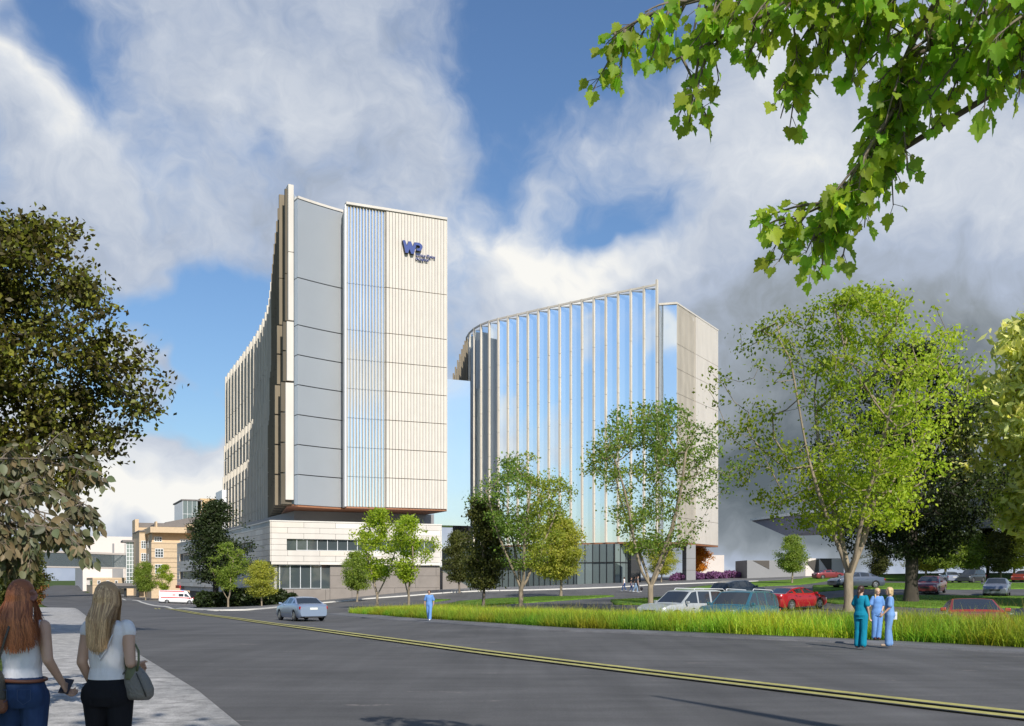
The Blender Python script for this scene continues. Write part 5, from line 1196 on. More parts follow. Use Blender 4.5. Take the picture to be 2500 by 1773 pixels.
def car(kind, px, Y, head, pm, label, group=None, name='parked_car', cat='car', scale=1.0, g=None, full=True, rack=False):
    if g is None: p = pl(px, Y); g = Vector((p.x, p.y, gz(p.x,p.y)-.03))
    c = CARS[kind]; mm_ = car_meshes(kind); L_, Wd, H = c['L'], c['W'], c['H']
    h = Vector(head).normalized(); rz = math.atan2(h.y, h.x)
    e = empty(name, g, rz, label, cat, group); e.scale = (scale,)*3
    q = Vector((h.x*1.5, h.y*1.5)); s = (gz(g.x+q.x, g.y+q.y)-gz(g.x-q.x, g.y-q.y))/3.0; e.rotation_euler = (0, -math.atan(s), rz)
    me = mm_['body'].copy(); me.materials.append(pm); obj('body', me, e)
    for nme, w_ in mm_['wins']: obj(nme, w_, e)
    obj('underbody', mm_['under'], e)
    for a in c['ax']:
        for sd_ in (-1, 1):
            w_ = obj('wheel', mm_['tyre'], e, (a*L_, sd_*(Wd/2-.125), c['wh']), (0,0,0 if sd_ > 0 else math.pi)); obj('rim', mm_['rim'], w_)
    zf = interp(.47, c['hood'])*H; zr = interp(-.49, c['hood'])*H
    for sd_ in (-1, 1):
        MB().box((L_*.472, sd_*Wd*.345, zf-.10), (.16,.34,.13), sd_*-.35).build('headlight', M['head_lamp'], e, bevel=.02)
        if kind != 'van': MB().box((-L_*.478, sd_*Wd*.375, zr-.11), (.10,.36,.17), sd_*.30).build('tail_light', M['tail_lamp'], e, bevel=.02)
        else: MB().box((-L_*.497, sd_*Wd*.42, 1.1), (.05,.12,.5)).build('tail_light', M['tail_lamp'], e)
        xm = (c['roof'][-1][0]-.045)*L_; zm = interp(c['roof'][-1][0], c['hood'])*H+.06
        MB().box((xm, sd_*(Wd/2+.08), zm), (.10,.19,.13 if kind != 'van' else .28)).build('wing_mirror', pm if kind != 'van' else M['trim'], e, bevel=.03)
        if kind != 'van':
            mb = MB()
            for xx in (-.12, .09): mb.box((xx*L_, sd_*(Wd/2-.006), zr*.86), (.18,.03,.025))
            mb.build('door_handle', pm if kind == 'sedan' else M['trim'], e)
    MB().box((-L_*.5-.004, 0, zr-.16 if kind != 'van' else .62), (.03,.46,.12)).build('number_plate', M['plate'], e)
    MB().box((L_*.497, 0, zf-.20), (.04, Wd*.42, .12)).build('grille', M['trim'], e, bevel=.01); MB().box((L_*.49, 0, .30), (.06, Wd*.6, .10)).build('bumper_intake', M['trim'], e)
    MB().box((-L_*.488, 0, .27), (.06, Wd*.6, .08)).build('rear_bumper', M['trim'], e)
    if rack:
        mb = MB()
        for sd_ in (-1,1): mb.tube([(L_*.02,sd_*Wd*.33,H-.02),(L_*.0,sd_*Wd*.33,H+.05),(-L_*.4,sd_*Wd*.33,H+.05),(-L_*.43,sd_*Wd*.33,H-.03)], .018, 6)
        mb.build('roof_rack', M['white_metal'], e)
    return e
PG = 'cars in the car park'
g = ground(735, 1514); s = 1.0
c = car('sedan', 0, 0, (-.50,.87), paint('light_blue_paint', (.30,.37,.50), .5), 'light blue sedan driving away on the road past the tall grass', g=g-Vector((0,0,.02)), name='moving_car', scale=max(.9,min(1.12, 114*g.y/F/3.2)))
# ambulance
g = ground(433, 1474); sA = 84*g.y/F/6.35
amb = car('van', 0, 0, (.985,.17), paint('white_van_paint', (.78,.78,.78), 0, .35), 'white ambulance van with red stripes and number 03 parked at the hospital corner', g=g, name='ambulance', cat='ambulance', scale=sA)
M['amb_red'] = mat('ambulance_red', (.60,.03,.03), .4, var=0)
for sd_ in (-1, 1):
    mb = MB(); mb.box((-.35, sd_*1.022, 1.13), (4.9,.012,.15)); mb.box((2.35, sd_*1.012, 1.08), (.9,.02,.13), -sd_*.04); mb.build('red_stripe', M['amb_red'], amb)
    MB().box((-.85, sd_*.935, 2.27), (4.3,.05,.14)).build('roof_stripe', M['amb_red'], amb)
    MB().box((.75, sd_*.985, 1.62), (.85,.05,.46)).build('side_window', M['car_glass'], amb); 
    vs = [(1.35, sd_*.99, 1.42),(2.25, sd_*.985,1.30),(1.72, sd_*.94,1.85),(1.35, sd_*.95,1.85)]; vs = vs+[(a, b_+sd_*.03, c_) for a, b_, c_ in vs]
    MB().add(vs, [(0,1,2,3),(7,6,5,4),(0,4,5,1),(1,5,6,2),(2,6,7,3),(3,7,4,0)]).build('cab_window', M['car_glass'], amb)
text('03', .55, amb, (-.75,-1.03,1.42), M['amb_red'], .01, (R(90),0,0), 'number')
MB().box((.9,0,2.49),(.35,1.1,.16)).build('blue_beacon', mat('blue_lens', (.02,.06,.5), .2, var=0), amb, bevel=.03)
car('suv', 1672, 46.5, (-.80,-.60), paint('white_paint', (.40,.42,.42), .1), 'white estate car with roof rails behind the tall grass, leftmost of the car park', PG, rack=True)
car('suv', 1806, 43.0, (-.62,-.79), paint('teal_paint', (.05,.17,.22), .4), 'teal blue hatchback SUV behind the tall grass beside the white car', PG, rack=True)
car('coupe', 1938, 59, (.80,.60), paint('red_paint', (.38,.012,.018), .2), 'shiny red coupe seen from its rear right side', PG)
car('wagon', 1803, 75, (.80,.60), paint('charcoal_paint', (.045,.055,.065), .4), 'charcoal grey wagon parked behind the teal SUV', PG)
car('sedan', 2090, 89, (-.97,-.22), paint('slate_paint', (.10,.12,.16), .4), 'slate grey car half hidden by the trunk of the lime green tree', PG)
car('sedan', 2434, 80, (-.50,-.87), paint('silver_grey_paint', (.22,.24,.29), .5), 'silver grey sedan facing the viewer on the right lane', PG)
car('sedan', 2272, 82, (-.55,-.83), paint('maroon_paint', (.20,.045,.045), .3), 'dull maroon car behind the hanging dark branches, right of the dark trunk', PG)
car('sedan', 2318, 132, (.15,.99), paint('pale_blue_paint', (.38,.42,.52), .4), 'pale blue car seen from behind on the far lane', PG)
car('suv', 2372, 128, (-.75,-.66), paint('graphite_paint', (.06,.065,.07), .3), 'graphite SUV on the far lane right of the pale blue car', PG)
car('sedan', 2500, 128, (-.7,-.7), paint('rust_red_paint', (.30,.05,.03), .3), 'rust red car cut off at the right edge on the far lane', PG)
car('sedan', 2022, 158, (.97,.2), paint('wine_paint', (.25,.05,.06), .3), 'tiny wine red car in front of the folded pavilion', PG)
car('sedan', 2372, 34.5, (-.30,-.95), paint('brick_red_paint', (.33,.035,.03), .3), 'brick red sedan nearest the road, its roof just above the tall grass', PG)
car('sedan', 2590, 46, (-.9,-.4), paint('navy_paint', (.05,.06,.13), .4), 'navy car cut off by the right edge behind the tall grass', PG)
# ------------------------------------------------------------------ people
def skinmat(name, c):
    m = mat(name, c, .55, var=.06, scale=12); b = m.node_tree.nodes['Principled BSDF']; b.inputs['Subsurface Weight'].default_value = .0; return m
M['skin'] = skinmat('skin', (.50,.31,.22)); M['skin_tan'] = skinmat('tanned_skin', (.42,.25,.17)); M['skin_dark'] = skinmat('dark_skin', (.12,.07,.045))
def cloth(name, c, wr=.5, sc=9, var=.10): return mat(name, c, .85, var=var, scale=sc, bump=wr, bscale=sc*1.3, stretch=(1,1,.45), spec=.2)
def caps(V, F_, a, b, ra, rb, seg=12):
    a = np.array(a, float); b = np.array(b, float); d = b-a; L0 = np.linalg.norm(d); d = d/L0 if L0 > 1e-6 else np.array([0,0,1.])
    u = np.cross(d, [0,0,1.] if abs(d[2]) < .9 else [1.,0,0]); u /= np.linalg.norm(u); w_ = np.cross(d, u); base = sum(len(x) for x in V); pts = []
    prof = [(-math.cos(t)*ra, math.sin(t)*ra, 0) for t in (0.25,.7,1.15,1.57)]+[(L0-math.cos(t)*rb, math.sin(t)*rb, 0) for t in (1.57,2.0,2.45,2.9)]
    for x, r, _ in prof:
        for k in range(seg): an = 2*math.pi*k/seg; pts.append(a+d*x+(u*math.cos(an)+w_*math.sin(an))*r)
    n = len(prof); V.append(np.array(pts))
    for i in range(n-1):
        for k in range(seg): F_.append((base+i*seg+k, base+i*seg+(k+1)%seg, base+(i+1)*seg+(k+1)%seg, base+(i+1)*seg+k))
    F_.append(tuple(base+k for k in range(seg))[::-1]); F_.append(tuple(base+(n-1)*seg+k for k in range(seg)))
def loft(V, F_, rings, seg=20):
    """rings: (cx,cy,z,rx,ry)"""
    base = sum(len(x) for x in V); pts = []
    for cx, cy, z, rx, ry in rings:
        for k in range(seg): an = 2*math.pi*k/seg; pts.append((cx+rx*math.cos(an), cy+ry*math.sin(an), z))
    V.append(np.array(pts)); n = len(rings)
    for i in range(n-1):
        for k in range(seg): F_.append((base+i*seg+k, base+i*seg+(k+1)%seg, base+(i+1)*seg+(k+1)%seg, base+(i+1)*seg+k))
    F_.append(tuple(base+k for k in range(seg))[::-1]); F_.append(tuple(base+(n-1)*seg+k for k in range(seg)))
def solid(name, V, F_, vox, m, par=None, sm=4, cut=None, holes=False):
    me = bpy.data.meshes.new('tmp'); me.from_pydata(np.concatenate(V).tolist(), [], F_); o = bpy.data.objects.new('tmp', me); COL.objects.link(o)
    r = o.modifiers.new('r', 'REMESH'); r.mode = 'VOXEL'; r.voxel_size = vox; s = o.modifiers.new('s', 'SMOOTH'); s.iterations = sm; s.factor = .5
    bpy.context.view_layer.update(); dg = bpy.context.evaluated_depsgraph_get(); nm = bpy.data.meshes.new_from_object(o.evaluated_get(dg)); COL.objects.unlink(o); bpy.data.objects.remove(o)
    if cut: 
        bm = bmesh.new(); bm.from_mesh(nm); kill = [f for f in bm.faces if cut(f.calc_center_median())]; bmesh.ops.delete(bm, geom=kill, context='FACES'); bm.to_mesh(nm); bm.free()
    nm.name = name; nm.materials.clear(); return link(name, nm, par, m, True)
def hand(V, F_, wr, el, curl=.5, s=1.0, thumb=1, gripf=None):
    wr = np.array(wr, float); d = wr-np.array(el, float); d /= np.linalg.norm(d); side = np.cross(d, [0,1.,0]); side /= np.linalg.norm(side)+1e-9; fw = np.cross(side, d)
    if fw[1] < 0: fw = -fw
    lat = fw*thumb    # thumb side faces forward
    nrm = np.cross(d, lat)
    pc = wr+d*.045*s
    for k in range(4):
        o = (k-1.5)*.019*s; b0 = wr+d*.015*s+lat*o*.6; b1 = wr+d*.085*s+lat*o; caps(V, F_, b0, b1, .013*s, .0105*s, 8)
        L0 = (.036,.042,.040,.030)[k]*s; c1 = b1+(d*math.cos(curl*.6)+nrm*math.sin(curl*.6))*L0; c2 = c1+(d*math.cos(curl*1.7)+nrm*math.sin(curl*1.7))*L0*.75; c3 = c2+(d*math.cos(curl*2.4)+nrm*math.sin(curl*2.4))*L0*.5
        caps(V, F_, b1, c1, .0095*s, .0088*s, 8); caps(V, F_, c1, c2, .0088*s, .008*s, 8); caps(V, F_, c2, c3, .008*s, .0068*s, 8)
    t0 = wr+d*.025*s+lat*.020*s; t1 = t0+d*.032*s+lat*.028*s; t2 = t1+d*.030*s+nrm*.008*s+lat*.006*s; caps(V, F_, t0, t1, .012*s, .0105*s, 8); caps(V, F_, t1, t2, .010*s, .008*s, 8)
def head_geo(V, F_, c, r, yaw=0, seg=18):
    """skull, jaw, nose, ears around centre c; face towards yaw (0 = +y)"""
    b0 = sum(len(x) for x in V); v0 = len(V)
    loft(V, F_, [(0,-.005,-.118,.022,.030),(0,.012,-.108,.040,.055),(0,.010,-.085,.054,.072),(0,.0,-.05,.064,.085),(0,-.004,-.01,.071,.094),(0,-.008,.03,.074,.098),(0,-.012,.07,.066,.088),(0,-.014,.095,.046,.064),(0,-.014,.110,.020,.03)], seg)
    caps(V, F_, (0,.088,.0), (0,.108,-.032), .008, .012, 8); caps(V, F_, (-.014,.082,-.066), (.014,.082,-.066), .008, .008, 8); caps(V, F_, (-.010,.078,-.080), (.010,.078,-.080), .008, .008, 8)
    caps(V, F_, (-.03,.080,.018), (.03,.080,.018), .010, .010, 8)
    for s in (-1,1): caps(V, F_, (s*.072,-.008,.012), (s*.070,-.012,-.026), .014, .009, 8); 
    ca, sa = math.cos(yaw), math.sin(yaw)
    for i in range(v0, len(V)):
        p = V[i]*r; x, y = p[:,0].copy(), p[:,1].copy(); p[:,0] = x*ca-y*sa; p[:,1] = x*sa+y*ca; V[i] = p+np.array(c)
def person(name, loc, rz, H, label, P, skin, top=None, pants=None, shoes=None, vox=.012, female=True, sleeve=.55, topz=(.93,1.44), loose=.012, flare=0.0, group=None, pantloose=.012, neckV=True, eye=True, pantz=1.0, topflare=0, body_name=None):
    k = H/1.70; sh = .143 if female else .185; hipw = .155 if female else .150; wst = .118 if female else .145
    D = dict(hipL=(-.085,0,.90), hipR=(.085,0,.90), kneeL=(-.09,.02,.49), kneeR=(.09,.02,.49), ankL=(-.09,-.02,.085), ankR=(.09,-.02,.085),
             shL=(-sh,0,1.385), shR=(sh,0,1.385), elL=(-sh-.05,-.02,1.11), elR=(sh+.05,-.02,1.11), wrL=(-sh-.06,.03,.87), wrR=(sh+.06,.03,.87), yaw=0, headc=(0,.015,1.585), curlL=.5, curlR=.5, lean=0)
    D.update(P); a = 1.0 if female else 1.15
    V = []; F_ = []
    tor = [(0,0,.83,hipw*.78,.105),(0,-.008,.90,hipw*1.02,.122),(0,-.004,.96,hipw*.98,.115),(0,0,1.04,wst*1.06,.090),(0,.004,1.10,wst,.086),(0,.006,1.18,wst*1.1,.098),(0,.006,1.26,sh*.88,.108),(0,0,1.34,sh*.99,.100),(0,-.006,1.395,sh*.92,.078),(0,-.010,1.435,sh*.45,.058)]
    loft(V, F_, tor); caps(V, F_, (0,-.012,1.42), (0,.0,1.53), .050*a, .046*a)
    for s in 'LR':
        caps(V, F_, D['hip'+s], D['knee'+s], .088, .056); caps(V, F_, D['knee'+s], D['ank'+s], .054, .036)
        kn = np.array(D['knee'+s]); an = np.array(D['ank'+s]); caps(V, F_, kn*.7+an*.3+np.array([0,-.018,0]), kn*.45+an*.55, .052, .040)
        f = np.array(D.get('toe'+s, an+np.array([0,.17,-.045]))); caps(V, F_, an+np.array([0,-.03,-.04]), f, .034, .026)
        caps(V, F_, D['sh'+s], D['el'+s], .048*a, .037*a); caps(V, F_, D['el'+s], D['wr'+s], .037*a, .024*a); hand(V, F_, D['wr'+s], D['el'+s], D['curl'+s], 1.0)
    head_geo(V, F_, D['headc'], 1.0, D['yaw'])
    body = solid(name, V, F_, vox, skin); body.location = loc; body.rotation_euler = (0,0,rz); body.scale = (k,k,k); tag(body, label, 'person', group)
    if top:
        V = []; F_ = []; lo = loose
        rr = [(x, y, z, rx+lo+(topflare*(1.1-z) if z < 1.1 else 0), ry+lo+(topflare*(1.1-z) if z < 1.1 else 0)) for x, y, z, rx, ry in tor if z >= topz[0]-.001]
        r0 = [t for t in tor if t[2] < topz[0]+.001]; 
        if flare: rr = [(rr[0][0], rr[0][1], topz[0], rr[0][3]+flare, rr[0][4]+flare)]+[(x,y,z,max(rx, rr[0][3]+flare*.75 if z < 1.12 else 0),max(ry, rr[0][4]*.9+flare*.5 if z < 1.12 else 0)) for x,y,z,rx,ry in rr]
        elif rr[0][2] > topz[0]+.01: rr = [(0,-.004,topz[0],rr[0][3]*1.03,rr[0][4]*1.03)]+rr
        loft(V, F_, rr)
        for s in 'LR':
            A_ = np.array(D['sh'+s]); B_ = np.array(D['el'+s]); 
            if sleeve > 0: caps(V, F_, A_*np.array([.93,1,1]), A_+(B_-A_)*sleeve, .053*a+lo*.4, (.046+flare*.5)*a+lo)
            else: caps(V, F_, A_*.78+np.array([0,0,1.37*.22]), A_*.86+np.array([0,0,1.37*.14]), .05, .05)
        solid('top', V, F_, vox*.9, top, body, 3)
    if pants:
        V = []; F_ = []; lo = pantloose
        loft(V, F_, [(x,y,z,rx+lo,ry+lo) for x,y,z,rx,ry in tor if z <= pantz+.045])
        for s in 'LR':
            kn = np.array(D['knee'+s]); an = np.array(D['ank'+s]); e = kn+(an-kn)*.98
            caps(V, F_, D['hip'+s], kn, .092+lo*.8, .058+lo); caps(V, F_, kn, e, .058+lo, .046+lo*1.2+(.012 if lo > .02 else 0))
            if not (lo > .02): caps(V, F_, kn*.72+an*.28+np.array([0,-.018,0]), kn*.45+an*.55, .056, .044)
        caps(V, F_, np.array(D['hipL'])+[0,-.03,-.01], np.array(D['hipL'])+[0,-.035,.02], .092, .09); caps(V, F_, np.array(D['hipR'])+[0,-.03,-.01], np.array(D['hipR'])+[0,-.035,.02], .092, .09)
        solid('trousers', V, F_, vox*.9, pants, body, 3)
    if shoes:
        for s in 'LR':
            V = []; F_ = []; an = np.array(D['ank'+s]); f = np.array(D.get('toe'+s, an+np.array([0,.17,-.045]))); caps(V, F_, an+np.array([0,-.035,-.040]), f, .043, .036); caps(V, F_, an+np.array([0,-.01,-.02]), f*.5+an*.5+[0,0,-.01], .042, .036)
            solid('shoe', V, F_, vox, shoes, body, 2)
    if eye:
        hc = np.array(D['headc']); ya = D['yaw']; mbe = MB()
        for s in (-1, 1):
            x, y, z = s*.030, .083, .004; mbe.box((hc[0]+x*math.cos(ya)-y*math.sin(ya), hc[1]+x*math.sin(ya)+y*math.cos(ya), hc[2]+z), (.024,.012,.010), ya)
        mbe.build('eyes', M['trim'], body)
    return body, D, k
def hair_cap(body, hc, m, vox=.012, yaw=0, tail=None, bob=0, extra=()):
    V = []; F_ = []; ca, sa = math.cos(yaw), math.sin(yaw); w = lambda p: (hc[0]+p[0]*ca-p[1]*sa, hc[1]+p[0]*sa+p[1]*ca, hc[2]+p[2])
    caps(V, F_, w((0,-.030,.035)), w((0,-.010,.045)), .092, .086); caps(V, F_, w((0,-.045,-.01)), w((0,-.05,-.045)), .078, .06)
    for s in (-1,1): caps(V, F_, w((s*.045,.01,.05)), w((s*.062,-.015,-.03-bob)), .045, .030+.01*(bob > 0))
    if bob: caps(V, F_, w((0,-.05,-.05)), w((0,-.055,-.06-bob)), .07, .06)
    if tail: 
        for a, b, ra, rb in tail: caps(V, F_, w(a), w(b), ra, rb)
    return solid('hair', V, F_, vox, m, body, 3)
def hairmat(name, c1, c2):
    m, nt, b, N, L = newmat(name); b.inputs['Roughness'].default_value = .42; b.inputs['Specular IOR Level'].default_value = .45
    at = N.new('ShaderNodeAttribute'); at.attribute_name = 'tint'; mx = N.new('ShaderNodeMix'); mx.data_type = 'RGBA'; mx.inputs[6].default_value = (*c1,1); mx.inputs[7].default_value = (*c2,1)
    sx = N.new('ShaderNodeSeparateColor'); L.new(at.outputs['Color'], sx.inputs[0]); L.new(sx.outputs[0], mx.inputs[0]); L.new(mx.outputs[2], b.inputs['Base Color']); return m
def long_hair(body, hc, m, n=1500, length=.40, seed=1, spreadx=.10, toside=0, ends=.10, backy=-.12, wav=.006):
    """strands from the crown of the head down the back"""
    r = np.random.default_rng(seed); V = []; Fq = []; T_ = []; b = 0; K = 14; hc = np.array(hc)
    for i in range(n):
        a = (r.random()-.5)*math.pi*1.45; el = math.acos(1-r.random()*.75)   # start on the scalp, a=0 -> back
        R1 = np.array([.083,.105,.120]); d0 = np.array([math.sin(a)*math.sin(el), -math.cos(a)*math.sin(el)*.9-.02, math.cos(el)])
        p0 = hc+d0*R1*(.97+.05*r.random())+[0,-.012,0]; aeq = a
        side = np.array([math.sin(aeq), -math.cos(aeq)*.9, 0]); lv = r.random(); L0 = length*(.72+.36*r.random())*(1-.22*abs(a)/2.3)
        x_end = hc[0]+toside+spreadx*(math.sin(a)*1.0)+r.normal()*.012; x_ctr = hc[0]
        pe = hc+side*np.array([.088,.108,0])*(1+.08*lv)+[0,-.012,-.02-.02*r.random()]
        pts = []; ph = r.random()*6.28
        for k in range(K):
            t = k/(K-1)
            if t < .3:
                s = t/.3; q = d0*(1-s)+(side+np.array([0,0,-.15]))*s; q /= np.linalg.norm(q*[1,1,1]); p = hc+q*np.array([.086,.108,.120])*(1+.06*lv*s)+[0,-.012,0]
            else:
                s = (t-.3)/.7; z = pe[2]-L0*s; x = pe[0]*(1-s**.8)+x_end*s**.8; yb = backy-.012*lv-.015*abs(math.sin(a*3+seed)); y = pe[1]*(1-min(1,s*2.2))+yb*min(1,s*2.2)
                if abs(a) > 1.4: y = pe[1]*(1-min(1,s*1.2))+(.02 if abs(a) > 1.9 else yb*.7)*min(1,s*1.2)
                p = np.array([x+wav*math.sin(ph+s*7+a*6)*s, y, z])
            pts.append(p)
        pts = np.array(pts); wv = .0034*(1-.6*np.linspace(0,1,K)**3)
        u = np.array([math.cos(a), math.sin(a)*.3, 0]); nn_ = np.array([math.sin(a)*.6,-1,0.])
        row = np.stack([pts-u*wv[:,None], pts+nn_*.0022, pts+u*wv[:,None]], 1).reshape(-1,3); V.append(row); idx_ = b+np.arange(K*3).reshape(K,3)
        Fq.append(np.stack([idx_[:-1,:-1], idx_[:-1,1:], idx_[1:,1:], idx_[1:,:-1]], -1).reshape(-1,4)); b += K*3
        c = r.random()**1.3*.75+.25*(math.sin(a*11+seed)*.5+.5); tt = np.clip(c+.25*np.linspace(-.4,.6,K)*ends*5, 0, 1); T_.append(np.repeat(tt,3))
    V = np.concatenate(V); t = np.concatenate(T_)[:,None]*np.ones((1,3)); me = npmesh('hair', V, np.concatenate(Fq), t)
    return link('hair', me, body, m, True)
# ---- the two women in front, seen from behind
xr = (264-CX)/F*6.9
wr_, D, k = person('person', (xr,6.9,0), R(-3), 1.675, 'blonde woman seen from behind in white blouse and black trousers',
  dict(elL=(-.172,-.04,1.14), wrL=(-.155,.09,.95), elR=(.185,-.05,1.135), wrR=(.135,.17,1.11), kneeL=(-.085,.04,.49), kneeR=(.09,-.01,.49), ankR=(.09,-.09,.10), curlL=.6, curlR=.9, headc=(0,.01,1.585)),
  M['skin'], cloth('white_blouse', (.70,.68,.69), 1.0, 9, .10), cloth('black_trousers', (.010,.010,.013), .4), cloth('dark_shoe', (.03,.02,.02)), vox=.0075, sleeve=.12, topz=(.985,1.44), loose=.010, topflare=.05, pantloose=.008, pantz=1.0)
V = []; F_ = []; caps(V, F_, (0,-.018,1.60), (0,-.02,1.63), .088, .086); caps(V, F_, (0,-.03,1.56), (0,-.06,1.47), .075, .05); solid('hair_base', V, F_, .01, mat('blonde_base', (.42,.26,.13), .6, var=.2, scale=20), wr_, 3)
long_hair(wr_, (0,0,1.59), hairmat('blonde_hair', (.20,.10,.045), (.80,.55,.30)), 1800, .335, 3, .055, -.005, backy=-.135, wav=.009)
mb = MB().tube([(-.085,-.112,1.34),(-.045,-.124,1.24),(0,-.116,1.165),(.045,-.124,1.24),(.085,-.112,1.34)], [.004,.009,.010,.009,.004], 6); mb.build('neckline_trim', cloth('blouse_trim', (.70,.69,.72)), wr_, True)
mb = MB().tube([(-.187+.033*math.cos(a),.055+.03*math.sin(a),.965+.012*math.sin(a)) for a in np.linspace(0,6.283,13)], .005, 6); mb.build('bracelet', M['rim'], wr_)
def soft(name, rings, vox, m, par=None): V = []; F_ = []; loft(V, F_, rings, 16); return solid(name, V, F_, vox, m, par, 4)
hb = empty('handbag', (xr+.215,6.88,.86), R(-20), 'grey leather handbag hanging on the arm of the blonde woman', 'handbag')
M['bag_grey'] = mat('grey_leather', (.17,.155,.135), .5, var=.12, scale=14, bump=.5); M['bag_dark'] = mat('dark_leather', (.05,.045,.035), .5, var=.1, scale=12, bump=.4); M['bag_olive'] = mat('olive_leather', (.10,.11,.05), .5, var=.1, scale=12, bump=.3)
o = soft('bag_body', [(0,0,.0,.095,.05),(0,0,.025,.125,.072),(.0,0,.08,.130,.075),(-.01,0,.15,.105,.062),(-.02,0,.20,.075,.045),(-.025,0,.225,.05,.03)], .009, M['bag_grey'], hb)
o = soft('bag_flap', [(-.03,-.004,.14,.055,.066),(-.03,-.004,.19,.06,.058),(-.03,-.002,.235,.045,.045)], .008, M['bag_olive'], hb)
MB().tube([(-.11,-.03,.02),(-.125,-.05,.09),(-.09,-.055,.17),(-.05,-.04,.22)], .006, 6).tube([(.11,-.045,.03),(.10,-.07,.10),(.04,-.06,.19)], .005, 6).build('piping', M['bag_dark'], hb, True)
MB().tube([(-.07,-.03,.21),(-.075,-.04,.29),(-.05,-.03,.36),(-.01,-.01,.385),(.025,-.02,.34),(.035,-.03,.27),(.02,-.03,.20)], .008, 8).build('handle', M['bag_olive'], hb, True)
MB().tube([(-.11,-.03,.12),(-.12,-.055,.02),(-.125,-.06,-.12),(-.15,-.05,-.30),(-.17,-.04,-.42)], .010, 6).build('strap', M['bag_dark'], hb, True)
xl = (54-CX)/F*6.75
wl, D, k = person('person', (xl,6.75,0), R(4), 1.69, 'red haired woman seen from behind in white sleeveless top and blue jeans',
  dict(elR=(.195,-.06,1.16), wrR=(.235,.09,.985), elL=(-.20,-.03,1.13), wrL=(-.22,.08,.92), curlR=1.0, kneeL=(-.085,.06,.49), kneeR=(.09,-.02,.49), ankR=(.10,-.12,.11), headc=(-.01,.01,1.587), yaw=R(-8)),
  M['skin'], cloth('white_tank_top', (.68,.68,.72), 1.0, 9, .10), cloth('blue_denim', (.022,.045,.11), .5, 14, .25), cloth('brown_shoe', (.05,.03,.02)), vox=.0075, sleeve=0, topz=(1.01,1.40), loose=.008, pantloose=.009, pantz=1.0)
V = []; F_ = []; caps(V, F_, (0,-.018,1.60), (0,-.02,1.63), .090, .088); caps(V, F_, (0,-.03,1.56), (0,-.06,1.46), .078, .055); solid('hair_base', V, F_, .01, mat('auburn_base', (.26,.085,.03), .6, var=.2, scale=20), wl, 3)
long_hair(wl, (-.005,0,1.592), hairmat('auburn_hair', (.12,.032,.012), (.60,.21,.075)), 2100, .335, 8, .135, .015, backy=-.135, wav=.014)
mb = MB().tube([(.157*math.cos(a),.122*math.sin(a)-.004,1.018+.004*math.sin(a*2)) for a in np.linspace(0,6.283,29)], .013, 6); mb.build('belt', mat('brown_belt', (.13,.045,.022), .5, var=.1), wl, True)
PS = mat('pocket_stitch', (.035,.06,.13), .8, var=.2)
for s in (-1, 1):
    q = [(s*.035,.0),(s*.12,.0),(s*.12,-.07),(s*.078,-.10),(s*.035,-.07)]
    MB().tube([(x,-.150-.02*(1-abs(abs(x)-.075)/.08),.965+z) for x, z in q+[q[0]]], .0022, 5).build('pocket_stitching', PS, wl)
V = []; F_ = []; r9 = np.random.default_rng(4)
for i in range(9): a = i*.7; caps(V, F_, (.085,-.035,1.60), (.092+.022*math.cos(a),-.045-.012*abs(math.sin(a)),1.60+.03*math.sin(a)), .010, .013, 8)
solid('hair_flower', V, F_, .005, mat('brown_fabric_flower', (.22,.10,.08), .7, var=.3, scale=20), wl, 2)
ph = empty('mobile_phone', (0,0,0), 0, 'dark mobile phone in the hand of the red haired woman', 'phone'); hand_w = wl.matrix_basis @ Vector((.238,.155,.955)); ph.location = hand_w; ph.rotation_euler = (R(-50), R(10), R(10))
MB().box((0,0,0), (.068,.010,.14)).build('case', mat('phone_case', (.03,.025,.03), .4, var=0), ph, bevel=.004); MB().box((0,.0062,0), (.060,.002,.125)).build('screen', M['car_glass'], ph)
sb = empty('shoulder_bag', (xl-.13,6.60,.80), R(8), 'dark and tan leather shoulder bag on the hip of the red haired woman', 'bag')
M['bag_tan'] = mat('tan_leather', (.16,.062,.03), .5, var=.15, scale=14, bump=.5)
soft('bag_body', [(0,0,.0,.085,.05),(0,0,.03,.105,.06),(0,0,.10,.098,.06)], .009, M['bag_tan'], sb); soft('bag_upper', [(0,0,.09,.101,.063),(.005,0,.18,.085,.052),(.02,0,.25,.06,.04),(.03,0,.29,.03,.02)], .009, M['bag_dark'], sb)
MB().tube([(.035,-.02,.28),(.06,-.035,.37),(.10,-.045,.50),(.12,-.03,.58),(.10,.03,.625),(.07,.10,.63)], .008, 8).build('strap', M['bag_dark'], sb, True); MB().tube([(-.02+.018*math.cos(a),-.062,.21+.018*math.sin(a)) for a in np.linspace(0,6.283,13)], .004, 6).build('ring', mat('brass', (.4,.28,.1), .3, metal=.9, var=0), sb)
